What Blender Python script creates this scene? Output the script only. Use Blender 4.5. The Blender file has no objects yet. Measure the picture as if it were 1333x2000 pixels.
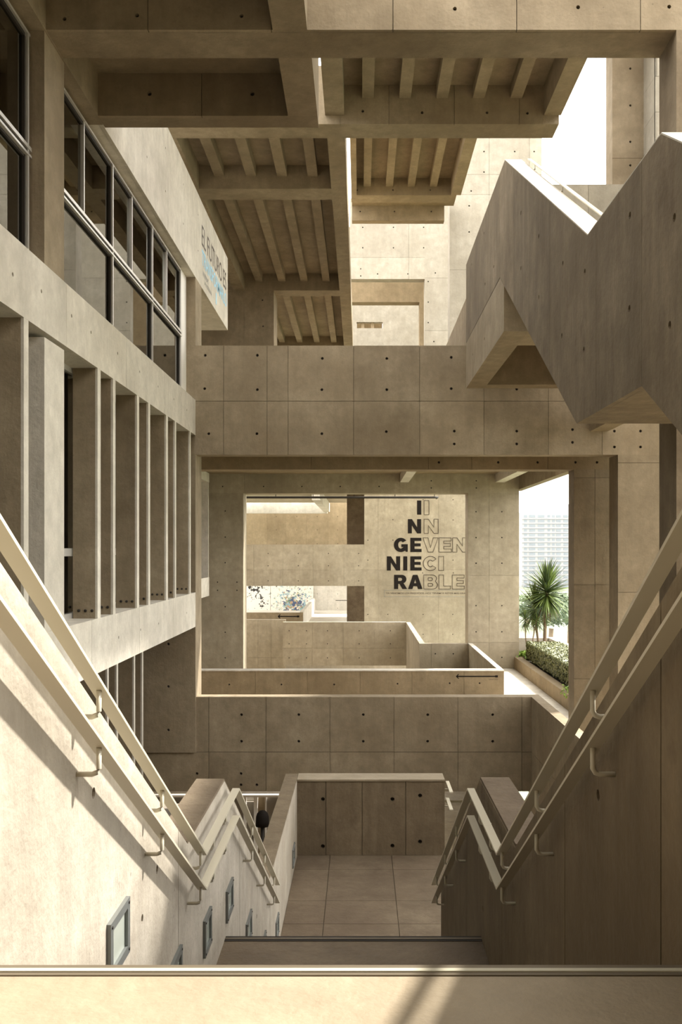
import bpy, bmesh, math, random
from mathutils import Vector, Matrix
from mathutils.geometry import tessellate_polygon
random.seed(7)
C = bpy.context.scene.collection
sc = bpy.context.scene

# ------------------------------------------------------------------ camera, sky, sun, exposure
cam = bpy.data.cameras.new('camera')
cam.lens = 32.4; cam.sensor_width = 36.0; cam.sensor_fit = 'AUTO'
cam.shift_x = -0.01875; cam.shift_y = 0.0355
cam.clip_start = 0.05; cam.clip_end = 3000
camo = bpy.data.objects.new('camera', cam); C.objects.link(camo)
camo.location = (0, 0, 0); camo.rotation_euler = (math.pi/2, 0, 0)
sc.camera = camo

world = bpy.data.worlds.new('sky'); sc.world = world; world.use_nodes = True
bg = world.node_tree.nodes['Background']
bg.inputs[0].default_value = (1.0, 0.978, 0.935, 1); bg.inputs[1].default_value = 2.6

sun = bpy.data.lights.new('sun', 'SUN'); sun.energy = 5.0; sun.angle = math.radians(2.2); sun.color = (1.0, 0.955, 0.88)
suno = bpy.data.objects.new('sun', sun); C.objects.link(suno)
SA, SB = 0.711, 0.42            # light travels (-SA, -SB, -1)
suno.rotation_euler = Vector((-SA, -SB, -1)).to_track_quat('-Z', 'Y').to_euler()
suno.location = (40, 30, 60)

vs = sc.view_settings
vs.view_transform = 'Standard'; vs.look = 'None'; vs.gamma = 1.0; vs.use_curve_mapping = False
vs.exposure = 1.25
sc.cycles.max_bounces = 8; sc.cycles.diffuse_bounces = 6; sc.cycles.glossy_bounces = 3
sc.cycles.transparent_max_bounces = 8; sc.cycles.volume_bounces = 0
sc.cycles.use_denoising = True

F, VX, VY = 1800.0, 704.0, 1071.0          # focal length and vanishing point measured on the photograph
def X(px, Y): return (px - VX) * Y / F
def Z(py, Y): return (VY - py) * Y / F
def onx(px, py, x):                         # a point seen on a wall of constant x -> (y, z)
    y = x * F / (px - VX); return (y, (VY - py) * y / F)
def ony(px, py, y): return ((px - VX) * y / F, (VY - py) * y / F)

# ------------------------------------------------------------------ materials
def new_mat(name):
    m = bpy.data.materials.new(name); m.use_nodes = True
    nt = m.node_tree; b = nt.nodes['Principled BSDF']
    return m, nt, b
def N(nt, t, **kw):
    n = nt.nodes.new(t)
    for k, v in kw.items(): setattr(n, k, v)
    return n
def plain(name, col, rough=0.5, metal=0.0, spec=0.5, var=0.0):
    m, nt, b = new_mat(name)
    b.inputs['Base Color'].default_value = (*col, 1); b.inputs['Roughness'].default_value = rough
    b.inputs['Metallic'].default_value = metal; b.inputs['Specular IOR Level'].default_value = spec
    if var:
        no = N(nt, 'ShaderNodeTexNoise'); no.inputs['Scale'].default_value = 12
        hs = N(nt, 'ShaderNodeHueSaturation'); hs.inputs['Color'].default_value = (*col, 1)
        mr = N(nt, 'ShaderNodeMapRange'); mr.inputs[3].default_value = 1-var; mr.inputs[4].default_value = 1+var
        nt.links.new(no.outputs[0], mr.inputs[0]); nt.links.new(mr.outputs[0], hs.inputs['Value'])
        nt.links.new(hs.outputs[0], b.inputs['Base Color'])
    return m

def concrete(name, lo, hi, stain=(0.22, 0.16, 0.10), stain_amt=0.35, streak=0.5, rough=0.85, grain=1.0):
    m, nt, b = new_mat(name); L = nt.links.new
    geo = N(nt, 'ShaderNodeNewGeometry'); oi = N(nt, 'ShaderNodeObjectInfo')
    def noise(scale, vec=None, detail=5, rough_=0.6):
        n = N(nt, 'ShaderNodeTexNoise'); n.inputs['Scale'].default_value = scale
        n.inputs['Detail'].default_value = detail; n.inputs['Roughness'].default_value = rough_
        L(vec or geo.outputs['Position'], n.inputs['Vector']); return n.outputs[0]
    def rng(v, a, b_, c, d):
        r = N(nt, 'ShaderNodeMapRange'); r.inputs[1].default_value = a; r.inputs[2].default_value = b_
        r.inputs[3].default_value = c; r.inputs[4].default_value = d; L(v, r.inputs[0]); return r.outputs[0]
    def mix(f, c1, c2, t='MIX'):
        x = N(nt, 'ShaderNodeMix', data_type='RGBA', blend_type=t)
        if isinstance(f, float): x.inputs[0].default_value = f
        else: L(f, x.inputs[0])
        for s, c in ((6, c1), (7, c2)):
            if isinstance(c, tuple): x.inputs[s].default_value = (*c, 1)
            else: L(c, x.inputs[s])
        return x.outputs[2]
    mp = N(nt, 'ShaderNodeMapping'); mp.inputs['Scale'].default_value = (1, 1, 0.12)
    L(geo.outputs['Position'], mp.inputs['Vector'])
    big = noise(0.55, detail=6)
    col = mix(rng(big, 0.36, 0.64, 0, 1), lo, hi)
    st = noise(5.5, mp.outputs[0], 4)
    col = mix(rng(st, 0.35, 0.75, 0, streak*0.55), col, tuple(c*0.62 for c in lo))
    bl = noise(1.7, detail=8, rough_=0.7)
    col = mix(rng(bl, 0.56, 0.78, 0, stain_amt), col, stain)
    pale = noise(2.6, mp.outputs[0], 6)
    col = mix(rng(pale, 0.58, 0.8, 0, 0.25), col, tuple(min(1, c*1.25) for c in hi))
    med = noise(3.2, detail=9, rough_=0.72)
    col = mix(rng(med, 0.36, 0.66, 0.55, 0.0), col, tuple(c*0.66 for c in lo))
    fine = noise(38, detail=3)
    col = mix(rng(fine, 0.3, 0.7, 0, 0.16*grain), col, tuple(c*0.7 for c in lo))
    vor = N(nt, 'ShaderNodeTexVoronoi'); vor.inputs['Scale'].default_value = 7.0; L(geo.outputs['Position'], vor.inputs['Vector'])
    pit = rng(vor.outputs['Distance'], 0.035, 0.07, 0.55*grain, 0.0)
    pm = N(nt, 'ShaderNodeMath', operation='MULTIPLY'); L(pit, pm.inputs[0]); L(rng(noise(0.9), 0.45, 0.62, 0, 1), pm.inputs[1])
    col = mix(pm.outputs[0], col, tuple(c*0.4 for c in lo))
    hs = N(nt, 'ShaderNodeHueSaturation'); L(col, hs.inputs['Color']); L(rng(oi.outputs['Random'], 0, 1, 0.93, 1.07), hs.inputs['Value'])
    L(hs.outputs[0], b.inputs['Base Color'])
    b.inputs['Roughness'].default_value = rough; b.inputs['Specular IOR Level'].default_value = 0.25
    bp = N(nt, 'ShaderNodeBump'); bp.inputs['Strength'].default_value = 0.4; bp.inputs['Distance'].default_value = 0.02
    sm = N(nt, 'ShaderNodeMath', operation='ADD'); L(noise(14, detail=6), sm.inputs[0]); L(st, sm.inputs[1])
    L(sm.outputs[0], bp.inputs['Height']); L(bp.outputs[0], b.inputs['Normal'])
    return m

M = {}
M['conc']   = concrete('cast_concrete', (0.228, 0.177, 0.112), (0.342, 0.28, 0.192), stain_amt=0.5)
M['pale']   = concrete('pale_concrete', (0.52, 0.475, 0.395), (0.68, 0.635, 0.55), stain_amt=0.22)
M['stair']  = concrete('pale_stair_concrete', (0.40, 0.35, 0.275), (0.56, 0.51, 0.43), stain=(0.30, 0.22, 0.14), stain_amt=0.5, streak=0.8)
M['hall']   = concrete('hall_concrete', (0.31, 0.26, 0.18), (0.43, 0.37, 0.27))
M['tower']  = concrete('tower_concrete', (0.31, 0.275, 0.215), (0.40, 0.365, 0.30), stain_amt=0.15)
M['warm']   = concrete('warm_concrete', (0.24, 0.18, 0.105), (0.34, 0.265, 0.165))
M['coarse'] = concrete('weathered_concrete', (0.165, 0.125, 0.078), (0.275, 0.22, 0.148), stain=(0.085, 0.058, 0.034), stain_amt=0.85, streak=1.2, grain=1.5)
M['cope']   = concrete('worn_coping_and_shade', (0.13, 0.095, 0.062), (0.23, 0.18, 0.12), stain=(0.06, 0.04, 0.025), stain_amt=0.7, streak=0.2, grain=1.6)
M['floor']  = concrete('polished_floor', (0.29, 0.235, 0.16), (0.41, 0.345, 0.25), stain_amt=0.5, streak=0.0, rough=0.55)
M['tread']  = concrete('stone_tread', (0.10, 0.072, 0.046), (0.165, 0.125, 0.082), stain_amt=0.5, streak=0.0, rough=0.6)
M['bar']    = plain('painted_handrail', (0.52, 0.475, 0.365), 0.42)
M['alu']    = plain('window_aluminium', (0.62, 0.60, 0.56), 0.4, 0.6)
M['black']  = plain('black_paint', (0.012, 0.009, 0.007), 0.7, 0, 0.1)
M['brown']  = plain('thin_brown_line', (0.055, 0.035, 0.022), 0.6)
M['blue']   = plain('light_blue_print', (0.25, 0.52, 0.68), 0.6)
M['dark']   = plain('dark_steel', (0.03, 0.025, 0.02), 0.7, 0.0, 0.2)
M['steel']  = plain('grey_lamp_frame', (0.20, 0.21, 0.20), 0.45, 0.5)
M['nosing'] = plain('nosing_metal', (0.16, 0.13, 0.09), 0.45, 0.4)
M['inlay']  = plain('nosing_inlay', (0.45, 0.42, 0.32), 0.5)
M['white']  = plain('white_paint', (0.72, 0.69, 0.64), 0.6)
M['room']   = plain('room_plaster', (0.22, 0.19, 0.15), 0.8)
M['soil']   = plain('planter_soil', (0.035, 0.025, 0.016), 0.95, var=0.4)

def glass_mat(name, tint, gloss_col, fac, rough=0.01):
    m = bpy.data.materials.new(name); m.use_nodes = True; nt = m.node_tree
    nt.nodes.remove(nt.nodes['Principled BSDF']); out = nt.nodes['Material Output']
    tr = N(nt, 'ShaderNodeBsdfTransparent'); tr.inputs[0].default_value = (*tint, 1)
    gl = N(nt, 'ShaderNodeBsdfGlossy'); gl.inputs['Roughness'].default_value = rough; gl.inputs[0].default_value = (*gloss_col, 1)
    fr = N(nt, 'ShaderNodeFresnel'); fr.inputs[0].default_value = fac
    mx = N(nt, 'ShaderNodeMixShader'); nt.links.new(fr.outputs[0], mx.inputs[0])
    nt.links.new(tr.outputs[0], mx.inputs[1]); nt.links.new(gl.outputs[0], mx.inputs[2]); nt.links.new(mx.outputs[0], out.inputs[0])
    return m
M['glass'] = glass_mat('window_glass', (0.42, 0.43, 0.40), (0.95, 0.95, 0.92), 2.3)
M['lens']  = plain('frosted_lens', (0.42, 0.45, 0.40), 0.12, 0.0, 0.8)

def leaf_mat(name, c1, c2, sc_=6.0):
    m, nt, b = new_mat(name)
    no = N(nt, 'ShaderNodeTexNoise'); no.inputs['Scale'].default_value = sc_
    oi = N(nt, 'ShaderNodeObjectInfo'); geo = N(nt, 'ShaderNodeNewGeometry')
    nt.links.new(geo.outputs['Position'], no.inputs['Vector'])
    ad = N(nt, 'ShaderNodeMath', operation='ADD'); nt.links.new(no.outputs[0], ad.inputs[0])
    mu = N(nt, 'ShaderNodeMath', operation='MULTIPLY_ADD'); mu.inputs[1].default_value = 0.5; mu.inputs[2].default_value = -0.25
    nt.links.new(oi.outputs['Random'], mu.inputs[0]); nt.links.new(mu.outputs[0], ad.inputs[1])
    rp = N(nt, 'ShaderNodeValToRGB'); rp.color_ramp.elements[0].position = 0.3; rp.color_ramp.elements[1].position = 0.7
    rp.color_ramp.elements[0].color = (*c1, 1); rp.color_ramp.elements[1].color = (*c2, 1)
    nt.links.new(ad.outputs[0], rp.inputs[0]); nt.links.new(rp.outputs[0], b.inputs['Base Color'])
    b.inputs['Roughness'].default_value = 0.55
    return m
M['yucca']  = leaf_mat('yucca_leaf', (0.035, 0.06, 0.018), (0.16, 0.22, 0.05), 2.0)
M['dryleaf'] = leaf_mat('dry_yucca_leaf', (0.14, 0.10, 0.05), (0.26, 0.19, 0.09), 2.0)
M['trunk']  = concrete('yucca_trunk', (0.22, 0.15, 0.09), (0.34, 0.25, 0.16), stain_amt=0.6)
M['hedge']  = leaf_mat('hedge_leaf', (0.10, 0.11, 0.03), (0.36, 0.36, 0.15), 9.0)
M['bright'] = leaf_mat('fresh_leaf', (0.12, 0.22, 0.02), (0.30, 0.42, 0.06), 9.0)
M['tree']   = leaf_mat('tree_leaf', (0.05, 0.08, 0.035), (0.12, 0.17, 0.07), 0.4)
M['lawn']   = leaf_mat('lawn', (0.07, 0.095, 0.04), (0.11, 0.13, 0.06), 0.05)

def splatter():
    m, nt, b = new_mat('paint_splatter'); L = nt.links.new
    geo = N(nt, 'ShaderNodeNewGeometry')
    base = (0.62, 0.58, 0.50)
    cur = None
    def layer(cur, colour, scale, lo, hi, off, dense=True):
        mp = N(nt, 'ShaderNodeMapping'); mp.inputs['Location'].default_value = off; L(geo.outputs['Position'], mp.inputs['Vector'])
        no = N(nt, 'ShaderNodeTexNoise'); no.inputs['Scale'].default_value = scale; no.inputs['Detail'].default_value = 4; no.inputs['Roughness'].default_value = 0.75
        L(mp.outputs[0], no.inputs['Vector'])
        v = no.outputs[0]
        if dense:
            n2 = N(nt, 'ShaderNodeVectorMath', operation='DISTANCE'); L(geo.outputs['Position'], n2.inputs[0]); n2.inputs[1].default_value = dense
            r2 = N(nt, 'ShaderNodeMapRange'); r2.inputs[1].default_value = 0; r2.inputs[2].default_value = 2.6; r2.inputs[3].default_value = 0.17; r2.inputs[4].default_value = -0.06
            L(n2.outputs['Value'], r2.inputs[0])
            a = N(nt, 'ShaderNodeMath', operation='ADD'); L(v, a.inputs[0]); L(r2.outputs[0], a.inputs[1]); v = a.outputs[0]
        r = N(nt, 'ShaderNodeMapRange'); r.inputs[1].default_value = lo; r.inputs[2].default_value = hi; L(v, r.inputs[0])
        x = N(nt, 'ShaderNodeMix', data_type='RGBA'); L(r.outputs[0], x.inputs[0])
        if isinstance(cur, tuple): x.inputs[6].default_value = (*cur, 1)
        else: L(cur, x.inputs[6])
        x.inputs[7].default_value = (*colour, 1); return x.outputs[2]
    ctr = (X(575, 71.7), 71.7, Z(1184, 71.7))
    cur = layer(base, (0.20, 0.32, 0.36), 3.4, 0.60, 0.64, (3, 0, 1), ctr)
    cur = layer(cur, (0.16, 0.22, 0.12), 4.2, 0.63, 0.66, (9, 0, 4), ctr)
    cur = layer(cur, (0.40, 0.22, 0.12), 4.8, 0.66, 0.69, (5, 0, 14), ctr)
    cur = layer(cur, (0.05, 0.07, 0.13), 3.9, 0.64, 0.67, (1, 0, 8), ctr)
    cur = layer(cur, (0.02, 0.017, 0.015), 1.6, 0.63, 0.65, (21, 0, 3), (X(505, 71.7), 71.7, Z(1146, 71.7)))
    L(cur, b.inputs['Base Color']); b.inputs['Roughness'].default_value = 0.8
    return m
M['splat'] = splatter()

# ------------------------------------------------------------------ building helpers
WL = {}
def tag(o, label=None, cat=None, group=None, kind=None):
    if label: o['label'] = label
    if cat: o['category'] = cat
    if group: o['group'] = group
    if kind: o['kind'] = kind
    return o
def put(o, loc, parent=None, rotz=0.0):
    C.objects.link(o); loc = Vector(loc); WL[o.name] = loc.copy()
    if parent is not None:
        o.parent = parent; loc = loc - WL[parent.name]
    o.location = loc
    if rotz: o.rotation_euler = (0, 0, rotz)
    return o
def empty(name, loc, label=None, cat=None, group=None, kind=None):
    o = bpy.data.objects.new(name, None); o.empty_display_size = 0.2
    put(o, loc); return tag(o, label, cat, group, kind)
def from_py(name, verts, faces, mat, loc, parent=None, smooth=False):
    me = bpy.data.meshes.new(name); me.from_pydata(verts, [], faces); me.update()
    if mat: me.materials.append(M[mat] if isinstance(mat, str) else mat)
    if smooth:
        for p in me.polygons: p.use_smooth = True
    return put(bpy.data.objects.new(name, me), loc, parent)
BOXF = [(0,3,2,1),(4,5,6,7),(0,1,5,4),(1,2,6,5),(2,3,7,6),(3,0,4,7)]
def box(name, x0, x1, y0, y1, z0, z1, mat, parent=None, **kw):
    hx, hy, h = (x1-x0)/2, (y1-y0)/2, z1-z0
    v = [(-hx,-hy,0),(hx,-hy,0),(hx,hy,0),(-hx,hy,0),(-hx,-hy,h),(hx,-hy,h),(hx,hy,h),(-hx,hy,h)]
    o = from_py(name, v, BOXF, mat, ((x0+x1)/2, (y0+y1)/2, z0), parent)
    return tag(o, **kw)
def prism_x(name, poly, x0, x1, mat, parent=None, **kw):
    """a (y, z) outline given thickness along x"""
    n = len(poly); cy = sum(p[0] for p in poly)/n; z0 = min(p[1] for p in poly); hx = (x1-x0)/2
    area = sum(poly[i][0]*poly[(i+1)%n][1]-poly[(i+1)%n][0]*poly[i][1] for i in range(n))
    if area < 0: poly = poly[::-1]
    v = [(hx, p[0]-cy, p[1]-z0) for p in poly] + [(-hx, p[0]-cy, p[1]-z0) for p in poly]
    f = [tuple(range(n)), tuple(range(2*n-1, n-1, -1))]
    f += [(i, n+i, n+(i+1)%n, (i+1)%n) for i in range(n)]
    o = from_py(name, v, f, mat, ((x0+x1)/2, cy, z0), parent)
    return tag(o, **kw)
def tube(name, pts, r, mat, parent=None, seg=10, loc=None, **kw):
    loc = Vector(loc if loc is not None else pts[0]); V, Fc = [], []
    P = [Vector(p) for p in pts]
    for i, p in enumerate(P):
        d = (P[min(i+1, len(P)-1)] - P[max(i-1, 0)]).normalized()
        a = d.cross(Vector((0, 0, 1)) if abs(d.z) < 0.9 else Vector((1, 0, 0))).normalized(); b_ = d.cross(a)
        rr = r[i] if isinstance(r, (list, tuple)) else r
        for k in range(seg):
            t = 2*math.pi*k/seg; V.append(tuple(p - loc + (a*math.cos(t) + b_*math.sin(t))*rr))
    for i in range(len(P)-1):
        for k in range(seg):
            Fc.append((i*seg+k, i*seg+(k+1)%seg, (i+1)*seg+(k+1)%seg, (i+1)*seg+k))
    Fc.append(tuple(range(seg-1, -1, -1))); Fc.append(tuple((len(P)-1)*seg+k for k in range(seg)))
    o = from_py(name, V, Fc, mat, loc, parent, smooth=True)
    return tag(o, **kw)

PD = 0.05           # depth of a formwork panel in front of its core
_pm = {}
def panel_mesh(poly, holes, mat, r=0.03):
    key = (tuple((round(a, 3), round(b, 3)) for a, b in poly), tuple((round(a, 3), round(b, 3)) for a, b in holes), mat, r)
    if key in _pm: return _pm[key]
    bm = bmesh.new(); E = []
    fr = [bm.verts.new((u, 0, v)) for u, v in poly]; n = len(fr)
    E += [bm.edges.new((fr[i], fr[(i+1) % n])) for i in range(n)]
    loops = []
    for (hu, hv) in holes:
        ring = [bm.verts.new((hu+r*math.cos(t*math.pi/4), 0, hv+r*math.sin(t*math.pi/4))) for t in range(8)]
        E += [bm.edges.new((ring[i], ring[(i+1) % 8])) for i in range(8)]; loops.append(ring)
    tri = tessellate_polygon([[Vector((v.co.x, v.co.z, 0)) for v in fr]] + [[Vector((v.co.x, v.co.z, 0)) for v in ring] for ring in loops])
    allv = fr + [v for ring in loops for v in ring]
    for t in tri:
        try: bm.faces.new([allv[i] for i in t])
        except ValueError: pass
    bk = [bm.verts.new((u, PD+0.004, v)) for u, v in poly]
    for i in range(n): bm.faces.new((fr[i], fr[(i+1) % n], bk[(i+1) % n], bk[i]))
    for ring in loops:
        inn = [bm.verts.new((v.co.x, PD*0.9, v.co.z)) for v in ring]
        for i in range(8): bm.faces.new((ring[(i+1) % 8], ring[i], inn[i], inn[(i+1) % 8]))
        bm.faces.new(inn).material_index = 1
    bm.faces.ensure_lookup_table()
    for f in bm.faces:
        f.normal_update()
        if abs(f.normal.y) > 0.9 and f.normal.y > 0: f.normal_flip()
    me = bpy.data.meshes.new('panel'); bm.to_mesh(me); bm.free()
    me.materials.append(M[mat]); me.materials.append(M['dark'])
    _pm[key] = me; return me
ROT = {'-y': 0.0, '+x': math.pi/2, '-x': -math.pi/2}
def add_panel(parent, face, plane, poly, holes, mat, r=0.03):
    """poly/holes in (u, v): u is world x for '-y' faces, world y for '+x'/'-x' faces; v is world z"""
    s = -1 if face == '-x' else 1
    P = [(s*u, v) for u, v in poly]; H = [(s*u, v) for u, v in holes]
    cu = sum(p[0] for p in P)/len(P); cv = sum(p[1] for p in P)/len(P)
    me = panel_mesh([(u-cu, v-cv) for u, v in P], [(u-cu, v-cv) for u, v in H], mat, r)
    loc = (cu, plane, cv) if face == '-y' else (plane, s*cu, cv)
    return put(bpy.data.objects.new('panel', me), loc, parent, ROT[face])
GAP = 0.004
def panels(parent, face, plane, ue, ve, holes, mat, r=0.03):
    for i in range(len(ue)-1):
        for j in range(len(ve)-1):
            a = ue[i] + (GAP if i > 0 else 0); b = ue[i+1] - (GAP if i < len(ue)-2 else 0)
            c = ve[j] + (GAP if j > 0 else 0); d = ve[j+1] - (GAP if j < len(ve)-2 else 0)
            hs = [h for h in holes if a+r < h[0] < b-r and c+r < h[1] < d-r]
            add_panel(parent, face, plane, [(a, c), (b, c), (b, d), (a, d)], hs, mat, r)
def pwall(name, x0, x1, y0, y1, z0, z1, face, ue, ve, holes, mat, label, cat='wall', r=0.03, kind='structure', group=None):
    """a wall whose core carries formwork panels with recessed joints and tie holes on one face"""
    a = [x0, x1, y0, y1]
    if face == '-y': a[2] += PD; plane, lo, hi = y0, x0, x1
    elif face == '+x': a[1] -= PD; plane, lo, hi = x1, y0, y1
    else: a[0] += PD; plane, lo, hi = x0, y0, y1
    o = box(name, *a, z0, z1, mat, label=label, cat=cat, kind=kind, group=group)
    ue = [lo] + sorted(u for u in ue if lo+0.05 < u < hi-0.05) + [hi]
    ve = [z0] + sorted(v for v in ve if z0+0.05 < v < z1-0.05) + [z1]
    panels(o, face, plane, ue, ve, holes, mat, r)
    return o
def grid(us, vs_): return [(u, v) for u in us for v in vs_]
def frange(a, b, s):
    o = []
    while a < b: o.append(a); a += s
    return o
def lerp_profile(P, t):
    for i in range(len(P)-1):
        (a, za), (b, zb) = P[i], P[i+1]
        if a <= t <= b: return za + (zb-za)*(t-a)/(b-a)
    return P[0][1] if t < P[0][0] else P[-1][1]
def profile_wall(name, top, bot, x0, x1, face, joints, holes, mat, label, cat='wall', r=0.03, kind='structure', parent=None):
    """a wall along y whose top and bottom edges follow (y, z) profiles; panels stand side by side on one face"""
    y0, y1 = max(top[0][0], bot[0][0]), min(top[-1][0], bot[-1][0])
    xa, xb = (x0, x1-PD) if face == '+x' else (x0+PD, x1)
    def strip(a, b):
        tb = [a] + [p[0] for p in bot if a+1e-3 < p[0] < b-1e-3] + [b]
        tt = [a] + [p[0] for p in top if a+1e-3 < p[0] < b-1e-3] + [b]
        return [(t, lerp_profile(bot, t)) for t in tb] + [(t, lerp_profile(top, t)) for t in reversed(tt)]
    o = prism_x(name, strip(y0, y1), xa, xb, mat, parent)
    if parent is None: tag(o, label, cat, None, kind)
    e = [y0] + sorted(j for j in joints if y0+0.05 < j < y1-0.05) + [y1]
    for i in range(len(e)-1):
        a = e[i] + (GAP if i else 0); b = e[i+1] - (GAP if i < len(e)-2 else 0)
        hs = [h for h in holes if a+r < h[0] < b-r]
        add_panel(o if parent is None else o, face, x1 if face == '+x' else x0, strip(a, b), hs, mat, r)
    return o

# ------------------------------------------------------------------ the stair the camera looks down
ZTOP, ZMID, ZLOW = -0.94, -2.572, -4.32
XL, XR = -0.89, 0.80
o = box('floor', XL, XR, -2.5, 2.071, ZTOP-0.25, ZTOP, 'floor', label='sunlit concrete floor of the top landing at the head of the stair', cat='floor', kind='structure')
box('nosing_strip', XL, XR, 2.024, 2.073, ZTOP-0.03, ZTOP+0.003, 'nosing', o)
box('nosing_inlay', XL, XR, 2.0375, 2.0515, ZTOP, ZTOP+0.006, 'inlay', o)
fl = empty('stair_flight', (-0.045, 2.07, ZMID), 'upper stair flight of stone treads dropping from the sunlit top landing', 'stairs')
for k in range(8):
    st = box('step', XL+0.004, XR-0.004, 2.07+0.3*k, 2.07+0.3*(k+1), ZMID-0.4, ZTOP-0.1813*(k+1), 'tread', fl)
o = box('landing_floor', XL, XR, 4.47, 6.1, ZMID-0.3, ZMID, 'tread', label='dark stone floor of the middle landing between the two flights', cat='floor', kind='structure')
box('nosing_strip', XL, XR, 6.03, 6.103, ZMID-0.03, ZMID+0.004, 'dark', o)
box('nosing_inlay', XL, XR, 6.055, 6.072, ZMID, ZMID+0.007, 'nosing', o)
fl = empty('stair_flight', (-0.045, 6.1, ZLOW), 'lower stair flight running down to the tiled floor by the end wall', 'stairs')
for k in range(9):
    box('step', XL+0.004, XR-0.004, 6.1+0.307*k, 6.1+0.307*(k+1), ZLOW-0.4, ZMID-0.1748*(k+1), 'tread', fl)
o = box('tiled_floor', XL, 3.5, 8.86, 13.3, ZLOW-0.3, ZLOW-0.02, 'cope', label='brown tiled floor at the foot of the stair', cat='floor', kind='structure')
tx = [XL, -0.42, 0.44, 1.30, 2.16, 3.5]; ty = [8.86, 9.7, 10.6, 11.3, 12.4, 12.97]
for i in range(len(tx)-1):
    for j in range(len(ty)-1):
        box('tile', tx[i]+0.004, tx[i+1]-0.004, ty[j]+0.004, ty[j+1]-0.004, ZLOW-0.02, ZLOW, 'cope', o)

def wtop(y): return 1.34-0.604*y
topL = [(-2.5, 0.283), (1.75, wtop(1.75)), (4.76, -1.53), (6.05, -1.53), (9.1, -3.27), (13.3, -3.27)]
botL = [(-2.5, -6.5), (13.3, -6.5)]
hL = [onx(183, 1549, XL), onx(307, 1698, XL), onx(278, 1795, XL), onx(480, 1680, XL), onx(502, 1790, XL)]
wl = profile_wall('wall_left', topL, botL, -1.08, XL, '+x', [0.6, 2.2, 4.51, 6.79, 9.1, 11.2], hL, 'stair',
     'sloping concrete stair wall on the sunny side, bearing handrails and step lights', r=0.02)
topR = [(-2.5, 0.283), (1.75, wtop(1.75)), (4.76, -1.545), (6.15, -1.545), (9.11, -3.27)]
botR = [(-2.5, -6.5), (9.11, -6.5)]
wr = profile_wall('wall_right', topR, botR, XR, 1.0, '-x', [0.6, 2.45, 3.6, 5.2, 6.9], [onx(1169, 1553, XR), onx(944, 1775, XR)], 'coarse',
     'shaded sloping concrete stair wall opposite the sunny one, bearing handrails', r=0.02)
def coping(parent, prof, x0, x1, mat, t=0.018):
    for i in range(len(prof)-1):
        (a, za), (b, zb) = prof[i], prof[i+1]
        prism_x('coping', [(a, za-0.01), (b, zb-0.01), (b, zb+t), (a, za+t)], x0, x1, mat, parent)
coping(wl, topL[2:4], -1.075, XL-0.004, 'cope'); coping(wl, topL[3:], -1.075, XL-0.004, 'coarse')
coping(wr, topR[2:], XR+0.004, 0.995, 'cope')

endj = [X(637, 12.97), X(708, 12.97), X(793, 12.97)]
hE = [ony(a, b, 12.97) for a, b in ((631, 1561), (767, 1561), (821, 1554), (631, 1653), (767, 1652), (821, 1644))]
o = pwall('wall_end', XL, 1.19, 12.97, 13.3, ZLOW, -3.27, '-y', endj, [], hE, 'coarse', 'low weathered concrete end wall closing the foot of the stair')
box('coping', XL, 1.19, 12.955, 13.32, -3.275, -3.25, 'floor', o)

# handrails: flat bars lying on brackets; two on each wall
def handrail(x, wallx, dz, label, cut):
    P = [(1.2, 0.20+dz), (1.75, 1.312-0.604*1.75+dz), (4.8, -1.587+dz), (6.1, -1.587+dz), (9.17, -3.34+dz)]
    root = empty('handrail', (x, 5.0, -2.4+dz), label, 'handrail', 'flat-bar handrails of the stair')
    w, t = 0.0235, 0.012
    for i in range(len(P)-1):
        (a, za), (b, zb) = P[i], P[i+1]
        prism_x('bar', [(a, za), (b, zb), (b, zb-t), (a, za-t)], x-w, x+w, 'bar', root)
    s = 1 if wallx > x else -1
    ys = [1.98, 2.89, 3.81, 4.74, 5.15, 5.62, 6.99, 7.9, 8.78]
    for y in ys:
        z = lerp_profile(P, y) - t
        tube('bracket', [(x-s*0.002, y, z), (x-s*0.002, y, z-0.065), (x+s*0.006, y, z-0.078), (x+s*0.02, y, z-0.083), (wallx, y, z-0.083)], 0.0085, 'bar', root, 8)
    return root
handrail(-0.822, XL, 0, 'upper flat beige handrail along the sunlit stair wall', 0)
handrail(-0.822, XL, -0.18, 'lower flat beige handrail along the sunlit stair wall', 0)
handrail(0.732, XR, 0, 'upper flat beige handrail along the shaded stair wall', 0)
handrail(0.732, XR, -0.18, 'lower flat beige handrail along the shaded stair wall', 0)
for dz, w in ((0, 'upper'), (-0.24, 'lower')):
    root = empty('handrail', (1.25, 13.4, -3.4+dz), w+' handrail stub turning past the weathered end wall', 'handrail')
    prism_x('bar', [(12.6, -3.33+dz), (13.2, -3.33+dz), (13.2, -3.345+dz), (12.6, -3.345+dz)], 1.225, 1.272, 'bar', root)
    tube('bracket', [(1.25, 13.1, -3.345+dz), (1.25, 13.1, -3.42+dz), (1.185, 13.1, -3.42+dz)], 0.009, 'bar', root, 8)

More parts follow.
